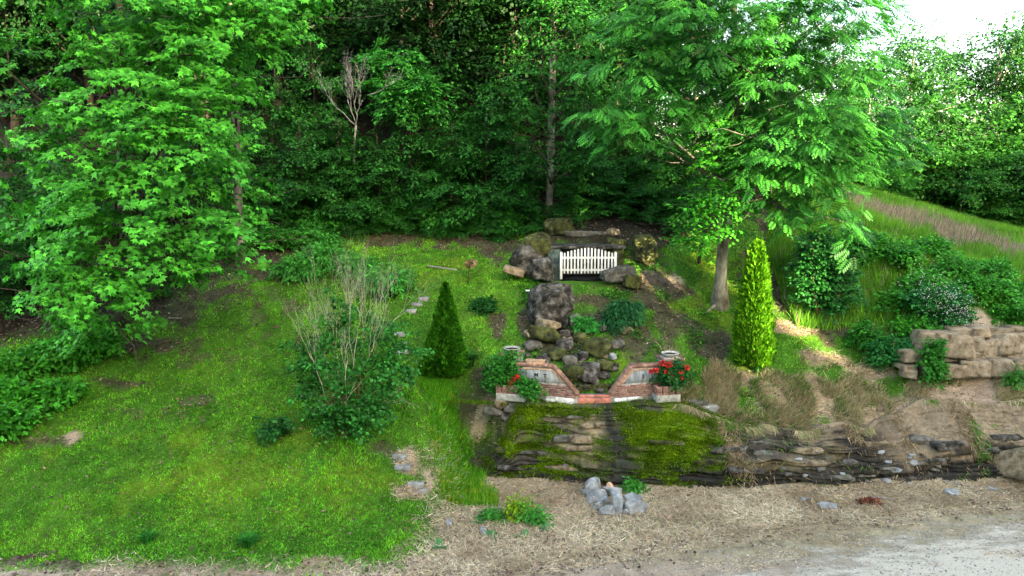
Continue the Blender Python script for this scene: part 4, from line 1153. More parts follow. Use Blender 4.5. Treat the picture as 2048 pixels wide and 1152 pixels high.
K_can = [kind(51 + i, 17, roundish(51 + i, 17, 4.6, 26), 620, 1.6, .45, 34, 'quad', .25, *CAN, .25, 'bark_dark', droop=.3, flat=.4, inner=.3, horiz=.6) for i in range(3)]
FAR = ((.018, .08, .018), (.06, .165, .036))
K_far = [kind(71 + i, 17, roundish(71 + i, 17, 4.2, 24, .3), 600, 1.7, .5, 32, 'quad', .2, *FAR, .2, 'bark_pale', droop=.2, flat=.5, inner=.2, horiz=.3) for i in range(2)]
DEN = ((.018, .075, .016), (.06, .2, .03))
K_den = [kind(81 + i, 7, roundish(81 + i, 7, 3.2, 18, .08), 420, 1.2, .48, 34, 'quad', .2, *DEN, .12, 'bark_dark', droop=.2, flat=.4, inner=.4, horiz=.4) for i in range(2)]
def plant_tree(name, K, base, label, group, sc=1.0, rz=None, zs=1.0, cat='tree'):
    t = thing(name, label, cat, base, group, rz=g.random() * 6.28 if rz is None else rz, sc=(sc, sc, sc * zs))
    share('trunk', K[0], t); share('crown', K[1], t)
    return t
def place(px, Y):
    x = (px - 1024) / PPM(Y)
    return on(x, Y)
g = np.random.default_rng(202)
UG = 'layered understory trees along the wood edge'
for i, (px, Y, sc, lb) in enumerate([(480, 36.4, .5, 'low sapling beside the slim trunk at the wood edge'), (540, 37.2, .5, 'low sapling left below the dead tree'), (600, 37.8, .48, 'second low sapling left below the dead tree'), (665, 38.0, .5, 'low sapling under the dead tree'), (725, 38.0, .45, 'low sapling just right of the dead tree'),
      (790, 37.9, .5, 'low sapling above the upper lawn, left'), (850, 37.8, .45, 'low sapling above the upper lawn, middle'), (915, 37.6, .5, 'low sapling above the upper lawn, right'), (985, 37.4, .45, 'low sapling left of the straight trunk foot'), (1060, 37.4, .42, 'low sapling right at the straight trunk foot'),
      (1140, 37.6, .5, 'low sapling above the spring roof, left'), (1215, 37.8, .5, 'low sapling above the spring roof, middle'), (1280, 37.2, .48, 'low sapling above the mossy block boulder'), (1345, 36.6, .5, 'low sapling left of the pale trunk'), (430, 34.8, .5, 'low sapling under the right side of the star-leaved tree'), (375, 33.4, .45, 'low sapling in the litter under the star-leaved tree'), (300, 32, .5, 'low sapling behind the litter patch at left')]):
    plant_tree('beech_sapling', K_under[(i + 1) % 3], place(px, Y) - UP * .35, lb, 'low beech saplings on the wood floor', sc, None, .85)
for i, (px, Y, sc, zs, lb) in enumerate([(500, 38.5, .95, 1.0, 'understory tree just right of the big star-leaved tree'), (560, 40.5, 1.1, 1.1, 'taller understory tree left of the dead grey tree'), (615, 38.6, .9, 1, 'low layered understory tree below the dead grey tree, left one'),
      (690, 39.2, .95, .95, 'layered understory tree in front of the dead grey tree'), (760, 38.6, .9, .9, 'low understory tree between dead tree and tall straight tree'), (830, 39.5, 1.05, 1.0, 'broad layered understory tree in the centre of the wood edge'),
      (905, 38.5, .95, .95, 'layered understory tree above the upper lawn'), (975, 39.5, 1.1, 1.0, 'bright layered understory tree left of the tall straight trunk'), (1035, 38.2, .8, .95, 'small understory tree at the foot of the tall straight trunk'),
      (640, 43, 1.2, 1.15, 'shaded understory tree second row behind the dead tree'), (880, 43, 1.2, 1.1, 'shaded understory tree second row in the centre'), (1010, 43, 1.15, 1.15, 'shaded understory tree second row beside the straight trunk'),
      (1160, 40.5, .9, 1.0, 'sparse understory tree right of the straight trunk above the spring'), (1250, 41, 1.0, 1.0, 'dark understory tree above the spring house'), (1330, 40, .9, 1.0, 'dark understory tree left of the feather-leaved tree'),
      (1290, 38.6, .7, .8, 'small dark understory tree overhanging the mossy block boulder'), (1190, 38.4, .65, .8, 'small dark understory tree overhanging the spring roof'), (1370, 38.2, .8, .9, 'dark understory tree on the bank left of the pale trunk'), (1230, 44, 1.2, 1.2, 'shaded understory tree second row above the spring'), (1400, 43, 1.2, 1.2, 'shaded understory tree behind the feather-leaved tree'), (420, 41, 1.1, 1.1, 'understory tree hidden behind the big star-leaved tree'),
      (50, 33, 1.0, 1.1, 'understory tree at the left edge of the picture'), (-40, 30.5, .9, 1.0, 'low understory tree cut by the left edge'), (110, 36, 1.1, 1.2, 'understory tree behind the left part of the star-leaved tree'), (310, 37.5, 1.1, 1.2, 'understory tree behind the middle of the star-leaved tree')]):
    plant_tree('beech_tree', K_under[i % 3], place(px, Y) - UP * .2, lb, UG, sc, None, zs)
CG = 'tall dark woodland trees behind'
spots = []
for r_, (Y, n, off) in enumerate([(46, 13, 0), (51.5, 14, .5), (58, 14, .1), (67, 14, .6)]):
    for k in range(n):
        spots.append((-140 + (1520 / n) * (k + off) + g.normal(0, 18), Y + g.normal(0, 1.2), r_))
words = ['front', 'second', 'third', 'rearmost']
for i, (px, Y, r_) in enumerate(spots):
    c = sum(1 for q in spots[:i] if q[2] == r_) + 1
    od = ['first', 'second', 'third', 'fourth', 'fifth', 'sixth', 'seventh', 'eighth', 'ninth', 'tenth', 'eleventh', 'twelfth', 'thirteenth', 'fourteenth'][c - 1]
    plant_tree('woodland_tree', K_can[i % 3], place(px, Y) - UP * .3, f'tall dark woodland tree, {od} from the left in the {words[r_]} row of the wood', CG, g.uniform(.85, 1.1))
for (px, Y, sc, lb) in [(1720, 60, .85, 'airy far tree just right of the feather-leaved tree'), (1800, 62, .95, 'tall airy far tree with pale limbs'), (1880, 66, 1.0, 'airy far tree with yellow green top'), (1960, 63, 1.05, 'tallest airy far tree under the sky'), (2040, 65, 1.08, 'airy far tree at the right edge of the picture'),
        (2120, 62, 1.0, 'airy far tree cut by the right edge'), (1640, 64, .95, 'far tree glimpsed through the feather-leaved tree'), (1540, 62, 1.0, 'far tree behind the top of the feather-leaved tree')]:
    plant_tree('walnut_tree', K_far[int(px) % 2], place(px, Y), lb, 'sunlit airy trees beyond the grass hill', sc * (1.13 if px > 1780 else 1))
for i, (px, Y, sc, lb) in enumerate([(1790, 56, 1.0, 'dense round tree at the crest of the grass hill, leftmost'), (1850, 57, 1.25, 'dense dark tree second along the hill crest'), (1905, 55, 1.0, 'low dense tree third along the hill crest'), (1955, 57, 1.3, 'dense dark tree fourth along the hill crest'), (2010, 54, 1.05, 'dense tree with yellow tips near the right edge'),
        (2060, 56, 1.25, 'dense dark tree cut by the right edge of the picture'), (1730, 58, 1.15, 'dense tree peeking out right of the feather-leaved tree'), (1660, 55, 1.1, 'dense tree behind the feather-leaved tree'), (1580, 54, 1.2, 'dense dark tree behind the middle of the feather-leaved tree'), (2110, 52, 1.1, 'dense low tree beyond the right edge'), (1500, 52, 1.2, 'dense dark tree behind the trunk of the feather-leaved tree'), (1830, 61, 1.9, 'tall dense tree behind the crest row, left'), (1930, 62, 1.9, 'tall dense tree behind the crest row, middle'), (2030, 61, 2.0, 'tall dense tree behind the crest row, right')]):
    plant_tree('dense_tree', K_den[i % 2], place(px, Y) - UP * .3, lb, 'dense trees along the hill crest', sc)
# lighter bushy tree top and dead tree in the wood edge
base = place(800, 41)
L6 = [lob(*q) for q in [(800,130,40,1.2),(770,170,39.6,1.0),(845,165,39.6,1.1),(800,200,39.5,1.3),(860,210,39.5,.9),(750,110,40,.8)]]
tree('dogwood_tree', 'lighter green bushy tree crown right of the dead grey tree', 'tree', base, trunk_mesh(g, base, at(800, 120, 40), .1, .04, [l[:3] for l in L6], 7, 8), 'bark_dark',
     crown(g, L6, 230, 1.0, .42, 30, 'oval', .19, (.025, .12, .02), (.06, .27, .04), droop=.3, flat=.35, inner=.3, horiz=.5, bias=(0, -.3, .2)))
def branching(mb, g, p, d, L, r, depth, spread=.5, up=.15, k=4, lean=0.0):
    q = p + nrm(d) * L
    w = wander(g, p, q, 5, .18)
    mb.tube(w, np.linspace(r, r * .62, 5), 5 if r > .015 else 4)
    tips = []
    if depth == 0: return [q]
    for i in range(g.integers(2, k + 1)):
        dd = nrm(nrm(d) + g.normal(0, spread, 3) + UP * up)
        s = w[g.integers(2, 5)]
        tips += branching(mb, g, s, dd, L * g.uniform(.55, .85), r * .58, depth - 1, spread, up, k)
    return tips
base = place(722, 40)
dm = MB(); k0 = at(712, 250, 38.4)
dt = MB().tube(wander(g, base, k0, 7, .1), np.linspace(.07, .05, 7), 6)
for a in ((-.3, -.2, 1), (.3, 0, 1), (.0, -.3, 1.2), (-.8, 0, .7)): branching(dm, g, k0, np.array(a), 1.3, .024, 5, .26, .28, 3)
branching(dm, g, at(735, 190, 38.4), np.array((.6, -.2, .2)), 1.0, .03, 3)
t = thing('dead_tree', 'bare dead grey tree standing against the dark wood', 'tree', base); dm.build('bare_branches', 'twig_grey', dt.build('trunk', 'twig_grey', t))

# ---- arborvitae
def arbor(mb, g, base, H, R0, n, ca, cb, size=.12, prof=None):
    t = g.random(n) ** .85
    a = g.random(n) * 6.283
    r = R0 * (prof(t) if prof else 1)
    bump = 1 + .1 * vnoise(a * 2.2, t * H * 2.0, seed=4) + .12 * vnoise(a * 5, t * H * 5, seed=5) + .1 * g.random(n) ** 4
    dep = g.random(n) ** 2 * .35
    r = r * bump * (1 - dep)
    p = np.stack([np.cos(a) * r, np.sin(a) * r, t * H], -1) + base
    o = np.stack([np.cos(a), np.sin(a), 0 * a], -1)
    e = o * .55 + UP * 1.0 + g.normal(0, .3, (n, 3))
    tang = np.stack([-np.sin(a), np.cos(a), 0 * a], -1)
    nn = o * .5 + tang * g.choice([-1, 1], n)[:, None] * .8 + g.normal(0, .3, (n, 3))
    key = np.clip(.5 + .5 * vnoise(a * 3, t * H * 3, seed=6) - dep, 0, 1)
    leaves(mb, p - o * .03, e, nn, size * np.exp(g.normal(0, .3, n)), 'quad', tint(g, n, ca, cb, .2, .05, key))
    k = n // 9
    q = g.integers(0, n, k); q = q[dep[q] < .06]; k = len(q)
    leaves(mb, p[q] - o[q] * .02, o[q] * .8 + UP + g.normal(0, .35, (k, 3)), g.normal(0, 1, (k, 3)), size * 1.9, 'narrow', tint(g, k, ca, cb, .3, .05))
def profc(t): return np.where(t < .12, .82 + .18 * t / .12, np.clip(1 - ((t - .12) / .88) ** 1.35, .02, 1)) * (1 - .0 * t)
def profd(t): return np.where(t < .1, .82 + 1.8 * t, np.clip((1 - t) / .9, 0.0, 1) ** .52)
def arborvitae(px, py, Y, H, R0, cols, label, prof, extra=None):
    b = at(px, py, Y); b[2] = on(b[0], b[1])[2]
    t = thing('arborvitae', label, 'conifer', b)
    MB().tube([b - UP * .2, b + UP * H * .5, b + UP * H * .9], [.09, .06, .02], 7).build('trunk', 'stem_brown', t)
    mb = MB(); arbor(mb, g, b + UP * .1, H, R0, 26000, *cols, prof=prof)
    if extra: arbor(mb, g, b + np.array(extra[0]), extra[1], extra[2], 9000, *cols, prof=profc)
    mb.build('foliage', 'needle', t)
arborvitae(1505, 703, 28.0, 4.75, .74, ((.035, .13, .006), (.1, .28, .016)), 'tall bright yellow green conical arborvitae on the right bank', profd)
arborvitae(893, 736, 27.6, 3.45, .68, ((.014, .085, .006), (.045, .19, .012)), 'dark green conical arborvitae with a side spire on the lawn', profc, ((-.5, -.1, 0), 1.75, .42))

# ================================================================== SHRUBS
def shrub(name, label, px, py, w, h, n, per, tm, size, ca, cb, dep=None, stems=5, group=None, length=.4, sink=0.0, cat='shrub', base=None, **kw):
    b = hit(px, py) if base is None else np.array(base)
    s = 1 / PPM(b[1]); W, H = w * s, h * s; D = dep or W
    t = thing(name, label, cat, b, group)
    st = MB()
    for _ in range(stems):
        q = b + np.array([g.normal(0, W * .22), g.normal(0, D * .2), H * g.uniform(.5, .9)])
        st.tube(wander(g, b + np.array([g.normal(0, W * .06), g.normal(0, .05), -.1]), q, 5, .15), np.linspace(.022, .008, 5), 4)
    st.build('stems', 'stem_brown', t)
    lobes = []
    for _ in range(9):
        a = g.random() * 6.28; rr = g.random() ** .5 * .55; hz = g.uniform(.22, .8)
        lobes.append((b[0] + math.cos(a) * rr * W * .5, b[1] + math.sin(a) * rr * D * .5, b[2] + hz * H, W * .24, D * .24, H * .2))
    kw.setdefault('droop', .2); kw.setdefault('flat', .45); kw.setdefault('inner', .2); kw.setdefault('horiz', .3)
    crown(g, lobes, n, length, .5, per, tm, size, ca, cb, **kw).build('foliage', 'leaf', t)
    return t
g = np.random.default_rng(303)
# multi-stemmed half-bare bush on the lawn
b = hit(697, 868)
bush = thing('crape_myrtle', 'large half-bare bush with pale upright branches and dark green lower leaves', 'shrub', b)
st, tw = MB(), MB(); tips = []
for i in range(15):
    tx = g.uniform(-1.45, 1.45); k = b + np.array([tx * .45 + g.normal(0, .1), g.normal(0, .5), g.uniform(1.5, 2.4)])
    o = b + np.array([g.normal(0, .14), g.normal(0, .12), -.1])
    st.tube(wander(g, o, k, 6, .12), np.linspace(.045, .026, 6), 6)
    d = np.array([tx * .42, g.normal(0, .22), 1.5])
    branching(tw, g, k, d, g.uniform(1.3, 1.95), .014, 4, .22, .2, 3)
for i in range(6):
    k = b + np.array([g.normal(0, .3), g.normal(0, .2), g.uniform(.6, 1.4)]); branching(tw, g, k, np.array([g.choice([-1, 1]) * 1.2, g.normal(0, .5), .35]), 1.1, .018, 2, .3, .1, 3)
st.build('stems', 'stem_brown', bush); tw.build('bare_branches', 'twig_pale', bush)
LB = [lob(*q) for q in [(640,720,24.3,.6),(690,745,24.0,.6),(765,725,24.3,.6),(800,690,24.5,.4),(625,775,24.3,.5),(680,800,24.0,.5),(745,795,24.0,.6),(612,690,24.6,.4),(808,735,24.4,.4),(680,650,24.6,.3),(785,770,24.2,.4),(640,825,24.2,.4),(705,690,24.5,.45),(750,680,24.6,.4),
      (668,600,24.4,.22),(676,630,24.4,.26),(702,615,24.5,.2),(780,650,24.6,.25),(655,670,24.4,.3),(725,640,24.8,.3),(600,735,24.4,.3),(830,700,24.5,.25),(660,845,24.0,.4),(725,840,23.9,.45),(690,830,23.9,.4),(765,820,24.1,.4)]]
crown(g, LB, 330, .75, .33, 26, 'round', .115, (.016, .08, .018), (.06, .25, .045), droop=.05, flat=.55, inner=.1, horiz=.1).build('foliage', 'leaf', bush)
DG, MG, LG, YG = ((.014, .075, .02), (.04, .17, .035)), ((.025, .12, .018), (.065, .26, .035)), ((.05, .2, .03), (.1, .36, .06)), ((.09, .24, .015), (.2, .4, .03))
shrub('wild_shrub', 'small dark leafy seedling bush on the lawn beside the bare bush', 553, 878, 62, 52, 60, 16, 'round', .12, *DG, stems=4)
shrub('ivy_shrub', 'dense ivy shrub swallowing the left pillar and wall', 1003, 776, 66, 76, 210, 24, 'round', .095, *MG, dep=.9, base=at(1004, 782, 26.6))
shrub('ivy_shrub', 'tendril of ivy climbing the front of the left pillar', 1024, 740, 22, 56, 40, 16, 'round', .08, *LG, dep=.3, base=at(1024, 745, 26.75), stems=2)
shrub('wild_shrub', 'leafy green shrub at the corner of the left brick planter', 1061, 786, 36, 44, 90, 20, 'round', .085, *MG, dep=.4, base=at(1060, 795, 25.7), stems=3)
def rose(label, px, py, Y, w, h, dep, flowers, dark):
    t = shrub('rose_bush', label, px, py, w, h, 170, 20, 'round', .085, *(DG if dark else MG), dep=dep, base=at(px, py, Y), stems=7, length=.3, group='red rose bushes in the brick planters')
    for (fx, fy, r) in flowers:
        c = at(fx, fy, Y - .25); mb = MB(); r *= .48; n = int(20 + 260 * r); dv = nrm(g.normal(0, 1, (n, 3)))
        n *= 2; dv = nrm(g.normal(0, 1, (n, 3))); p = c + dv * np.array([r * 1.2, .1, r]) * (g.random((n, 1)) ** .4)
        leaves(mb, p, dv + g.normal(0, .4, (n, 3)), g.normal(0, 1, (n, 3)) + np.array([0, -.6, .6]), .075, 'round', tint(g, n, (.4, .012, .012), (.72, .06, .05), .2))
        mb.build('flower_cluster', 'petal', t)
rose('red rose bush in the right planter, covered with flowers', 1344, 778, 26.3, 86, 62, .7, [(1325,727,.17),(1338,730,.16),(1312,740,.13),(1302,743,.08),(1334,745,.15),(1341,752,.12),(1361,744,.11),(1374,735,.12),(1340,757,.1),(1362,755,.09)], True)
rose('red rose bush in the left planter with few flowers', 1024, 774, 26.3, 56, 26, .4, [(1020,764,.12),(1034,754,.1),(1027,759,.09)], False)
shrub('wild_shrub', 'dark trailing evergreen mound in the gully right of the big boulder', 1245, 655, 82, 62, 380, 24, 'narrow', .13, (.012, .07, .03), (.03, .15, .05), dep=1.4, stems=3, droop=.6, down=.3)
shrub('wild_shrub', 'bright green fern clump right of the big boulder', 1172, 662, 60, 26, 80, 22, 'narrow', .14, (.03, .17, .03), (.07, .36, .07), dep=.7, stems=2)
shrub('wild_shrub', 'dark leafy shrub on the grass bank above the left pillar', 967, 625, 46, 30, 90, 20, 'round', .1, *DG, dep=.7)
# dark shrubs and vines on the right bank
shrub('wild_shrub', 'tall dark twiggy shrub right of the yellow arborvitae', 1648, 648, 165, 185, 400, 22, 'round', .13, (.016, .085, .025), (.045, .2, .045), dep=2.2, stems=14, length=.6)
shrub('wild_shrub', 'slim yellow green vine column rising right of the arborvitae', 1607, 560, 36, 110, 120, 18, 'round', .12, *YG, dep=.6, stems=3)
shrub('wild_shrub', 'leafy shrub under the drooping right branches of the feather-leaved tree', 1690, 545, 110, 90, 260, 22, 'round', .14, *MG, dep=1.6, length=.6)
shrub('wild_shrub', 'bright green bush on the ledge above the dry bank', 1738, 700, 80, 60, 180, 22, 'round', .11, *MG, dep=1.0)
shrub('wild_shrub', 'dark green bush hanging beside the sandstone ledge', 1775, 745, 90, 80, 240, 22, 'round', .11, (.015, .1, .03), (.04, .22, .05), dep=1.0)
shrub('wild_shrub', 'green vine hanging over the sandstone blocks', 1866, 735, 42, 100, 150, 20, 'round', .1, *MG, dep=.5, base=at(1866, 765, 27.1))
shrub('wild_shrub', 'small green fern bush tucked under the right end of the ledge', 2030, 762, 40, 30, 60, 18, 'narrow', .12, *MG, dep=.5, base=at(2030, 765, 27.1))
def wilds(label, pts, cols, tm='round', size=.12, w=100, h=50, n=150, group='weedy shrubs on the right slope'):
    for (px, py, lb) in pts: shrub('wild_shrub', lb, px, py, w * g.uniform(.85, 1.2), h * g.uniform(.8, 1.2), n, 22, tm, size, *cols, dep=1.8, group=group, length=.5, stems=4)
wilds('', [(1800, 540, 'bright weedy bush left of the grey post on the slope, lower'), (1855, 520, 'bright weedy bush midway up the right slope'), (1740, 520, 'bright weedy bush beside the grey post'), (1905, 560, 'bright weedy bush above the white blossom'), (1960, 600, 'bright weedy bush right of the white blossom'),
   (2020, 600, 'bright weedy bush at the right edge, upper'), (2030, 650, 'bright weedy bush at the right edge above the ledge'), (1985, 570, 'bright weedy bush below the dry band at right'), (1850, 600, 'green bush left of the white blossom'), (1790, 620, 'green bush above the dry bank'), (1830, 680, 'green bush left above the sandstone ledge')], ((.035, .16, .02), (.09, .34, .035)))
wt = shrub('white_rose_bush', 'wild rose bush sprinkled with white blossom on the right slope', 1868, 655, 130, 95, 420, 22, 'round', .11, (.02, .11, .03), (.05, .24, .06), dep=2.0, length=.5, stems=6)
bl = MB(); n = 750; b = hit(1868, 655)
px_ = g.normal(0, 1, (n, 2)); c = np.stack([b[0] + .1 + px_[:, 0] * .75, b[1] - .5 - .2 * g.random(n) * 3, b[2] + 1.05 + px_[:, 1] * .42 - .45 * px_[:, 0]], -1)
leaves(bl, c, g.normal(0, 1, (n, 3)), g.normal(0, .6, (n, 3)) + np.array([0, -1, .6]), .045, 'round', tint(g, n, (.5, .5, .48), (.72, .72, .7), .08)); bl.build('blossom', 'petal', wt)
# left edge growth
wilds('', [(40, 760, 'leafy bush at the left edge under the star-leaved tree'), (120, 735, 'leafy bush between the left edge and the star-leaved tree foot'), (200, 720, 'leafy bush under the lowest star leaves'), (30, 820, 'bright leafy bush at the left edge, middle'), (110, 810, 'bright leafy bush beside the litter strip'), (10, 880, 'bright leafy bush at the left edge, lowest'), (160, 690, 'dark bush under the star-leaved tree')], ((.035, .16, .02), (.09, .35, .035)), 'quad', .17, 110, 62, 190, 'leafy bushes at the left edge')
UGp = 'low bushes along the wood edge'
wilds('', [(630, 470, 'low bush at the top of the lawn, left'), (690, 462, 'low bush at the wood edge below the dead tree'), (560, 500, 'low bush at the lawn corner beside the star-leaved tree'), (880, 470, 'low bush at the wood edge in the centre'), (960, 462, 'low bush left of the spring rocks'), (1010, 470, 'low bush touching the spring rocks'), (780, 460, 'low bush under the layered trees')], MG, 'quad', .15, 90, 44, 110, UGp)
wilds('', [(655, 540, 'feathery green juniper behind the bare bush, left'), (720, 560, 'feathery green juniper behind the bare bush, middle'), (600, 560, 'feathery juniper at the left of the bare bush'), (770, 590, 'feathery juniper right behind the bare bush'), (640, 500, 'feathery juniper at the top of the lawn')], ((.04, .17, .035), (.1, .36, .06)), 'narrow', .2, 120, 46, 170, 'spreading junipers on the lawn')

# strap-leaved clumps
def straps(label, px, py, n, L, ca, cb, base=None, name='daylily', spread=.8):
    b = hit(px, py) if base is None else base
    mb = MB(); a = g.random(n) * 6.28; o = np.stack([np.cos(a), np.sin(a), 0 * a], -1)
    p = np.tile(b, (n, 1)) + o * g.random((n, 1)) * .15
    c = tint(g, n, ca, cb)
    for s in range(2):
        e = o * (spread * (.5 + s * .9) * g.uniform(.4, 1, (n, 1))) + UP * (1.1 - s * .9)
        e = nrm(e); ln = L * g.uniform(.35, .6, n)
        w = .022
        r = nrm(np.cross(e, UP)); q = p + e * ln[:, None]
        k = np.arange(n)[:, None] * 4
        ws = (1, .8) if s == 0 else (.8, .05)
        mb.add(np.stack([p - r * w * ws[0], p + r * w * ws[0], q + r * w * ws[1], q - r * w * ws[1]], 1).reshape(-1, 3), None, k + np.arange(4), np.repeat(c, 4, 0)); p = q
    t = mb.build(name, 'grass', None, origin=b); return tag(t, label, 'plant')
straps('strap-leaved clump right of the dark arborvitae', 938, 735, 150, .95, (.02, .09, .02), (.05, .2, .04))
straps('strap-leaved clump at the lower edge of the lawn', 497, 1095, 120, .55, (.02, .12, .02), (.05, .26, .04))
straps('small strap-leaved clump further left on the lawn', 295, 1085, 70, .45, (.02, .12, .02), (.05, .26, .04))
straps('green grass tuft beside the rubble pile', 1262, 978, 90, .5, (.03, .17, .02), (.08, .32, .04), name='grass_tuft')
straps('dark green tuft at the foot of the yellow arborvitae', 1512, 745, 140, .42, (.02, .11, .02), (.05, .22, .04), name='grass_tuft', spread=.5)
for (px, py, lb) in [(985, 1075, 'broad-leaved weed rosette below the straw, left'), (1050, 1075, 'broad-leaved weed rosette below the straw, middle'), (1095, 1060, 'broad-leaved weed rosette below the straw, right'), (960, 1045, 'broad-leaved weed rosette beside the pale stones'), (880, 1095, 'broad-leaved weed rosette near the lowest lawn edge')]:
    b = hit(px, py); mb = MB(); n = 16; a = g.random(n) * 6.28
    e = np.stack([np.cos(a), np.sin(a), g.uniform(.15, .7, n)], -1)
    leaves(mb, np.tile(b + UP * .02, (n, 1)), e, np.tile(UP, (n, 1)) + g.normal(0, .2, (n, 3)), g.uniform(.2, .38, n), 'oval', tint(g, n, (.04, .16, .05), (.09, .3, .1)))
    tag(mb.build('weed', 'leaf', None, origin=b), lb, 'plant', 'broad-leaved weeds on the straw')
for (px, py, w, h, lb) in [(1035, 1040, 60, 50, 'yellow flowering weed clump on the straw below the rock face'), (1075, 1050, 60, 40, 'green weed clump right of the yellow flowering weed'), (985, 1040, 60, 30, 'green weed clump left of the yellow flowering weed'), (1270, 985, 50, 26, 'green weed clump behind the rubble pile')]:
    yel = 'yellow' in lb and 'right' not in lb and 'left' not in lb
    shrub('weed_clump', lb, px, py, w, h, 60, 16, 'narrow', .12, *(((.14, .24, .01), (.4, .42, .02)) if yel else LG), dep=.6, stems=3, group='weed clumps on the straw', cat='plant')
# fallen branch and brown dead twig
b = hit(1732, 1008)
mb = MB(); n = 500
P_ = []
for _ in range(6):
    w = wander(g, b + np.array([-.4, 0, .06]), b + np.array([g.uniform(.1, .5), g.uniform(-.25, .25), .1]), 6, .1)
    mb.tube(w, .014, 4, c=np.array([.1, .05, .03])); P_.append(w[1:])
P_ = np.concatenate(P_); q = P_[g.integers(0, len(P_), n)]
leaves(mb, q, g.normal(0, 1, (n, 3)) * np.array([1, 1, .4]), g.normal(0, 1, (n, 3)), .15, 'narrow', tint(g, n, (.12, .035, .02), (.26, .09, .05)))
tag(mb.build('dead_bough', 'litter', None, origin=b), 'rust brown dead conifer bough on the verge', 'branch')
for (x0, y0, x1, y1, lb) in [(1740, 998, 1880, 1003, 'long bare stick lying on the verge'), (1885, 965, 1990, 985, 'thin stick leaning among the fallen stones'), (905, 985, 945, 1010, 'short pale stick beside the steps')]:
    a, c = hit(x0, y0), hit(x1, y1)
    tag(MB().tube(wander(g, a + UP * .08, c + UP * .06, 7, .06), np.linspace(.03, .012, 7), 6).build('stick', 'twig_grey', None, origin=a), lb, 'stick')

# ================================================================== GROUND COVER (uncountable)
g = np.random.default_rng(404)
def scatter(n, x0, x1, y0, y1):
    return g.uniform(x0, x1, n), g.uniform(y0, y1, n)
def blades(name, label, x, y, h, w, col, mat, lean=.35, cat='grass', lift=0.0):
    n = len(x); z = terrain(x, y)
    p = np.stack([x, y, z - .01 + lift], -1)
    e = UP + g.normal(0, lean, (n, 3)) * np.array([1, 1, .2])
    mb = MB(); leaves(mb, p, e, g.normal(0, 1, (n, 3)) * np.array([.6, 1, .2]), h, 'blade', col, width=w)
    return tag(mb.build(name, mat), label, cat, kind='stuff')
# lawn
x, y = scatter(600000, -24, 16, 17.5, 37.5)
z = zones_at(x, y)
dist = np.hypot(x, y)
keep = (g.random(len(x)) < z['green'] * (1 - z['wood']) * np.clip((26 / dist) ** 1.6, 0, 1) * np.where(x > 2, .55, .9) * np.where((x > .3) & (x < 7) & (y > 27) & (y < 32), .45, 1)) & (np.abs(x) < .82 * y)
rw = (y > 32.2) & (y < 35.5) & (x > 1.2) & (x < 5.2)
cl = ((x > -3) & (y < np.interp(x, [-3, 0, 4, 8, 14, 20], [18.6, 19.1, 20.3, 21.4, 22.9, 23.8]) + .6)) | (x > -1.6) & (y < cliff_top(x) + .3) & (y > cliff_base(x) - .9)
keep &= ~rw & ~cl
x, y = x[keep], y[keep]; yl = z['yel'][keep]
n1 = fbm(x * .7, y * .7, seed=41); n2 = fbm(x * 2.2, y * 2.2, seed=91); n3 = fbm(x * .35, y * .35, seed=92)
k = np.clip(.45 + .9 * n2 + .5 * n1 + .8 * fbm(x * 6, y * 6, seed=93, octaves=2), 0, 1)
col = tint(g, len(x), (.048, .19, .016), (.16, .50, .038), .36, .07, k)
col += (np.clip(n1 + .25 + yl * .8, 0, 1) * g.random(len(x)))[:, None] * np.array([.09, .06, .0])
col *= (1 + .35 * n3 + .25 * fbm(x * 1.3, y * 1.3, seed=94))[:, None]
dry = g.random(len(x)) < .05 + .05 * (fbm(x * .9, y * .9, seed=97) > .15)
col[dry] = tint(g, int(dry.sum()), (.2, .17, .06), (.4, .34, .16), .2)
lush = smooth(.0, .5, fbm(x * .5, y * .5, seed=95)) * smooth(-9, -4, x) * (1 - smooth(-1.5, 0, x)) * (1 - smooth(27, 29, y))
h = (.05 + .07 * g.random(len(x)) + .14 * lush * g.random(len(x))) * (1 + .5 * np.clip(n2, -.6, 1)) * np.where(x > 2, 1.25, 1)
blades('lawn_grass', 'short mown grass and clover covering the bank', x, y, h, .024 + .022 * g.random(len(x)), col, 'grass', .6)
# clover and small weeds
x, y = scatter(90000, -22, 14, 18, 36)
z = zones_at(x, y); n2 = fbm(x * 1.1, y * 1.1, seed=96)
keep = (g.random(len(x)) < z['green'] * (1 - z['wood']) * smooth(-.25, .35, n2)) & (np.abs(x) < .82 * y)
keep &= ~((y > 32.2) & (y < 35.5) & (x > 1.2) & (x < 5.2)) & ~((x > -1.6) & (y < cliff_top(x) + .3))
x, y = x[keep], y[keep]; n = len(x)
mb = MB(); a = g.random(n) * 6.28
leaves(mb, np.stack([x, y, terrain(x, y) + .03 + .04 * g.random(n)], -1), np.stack([np.cos(a), np.sin(a), .2 + 0 * a], -1), np.tile(UP, (n, 1)) + g.normal(0, .35, (n, 3)), .05 + .05 * g.random(n), 'round', tint(g, n, (.04, .17, .015), (.11, .36, .028), .25))
tag(mb.build('clover', 'leaf'), 'clover and small weeds among the grass', 'clover', kind='stuff')
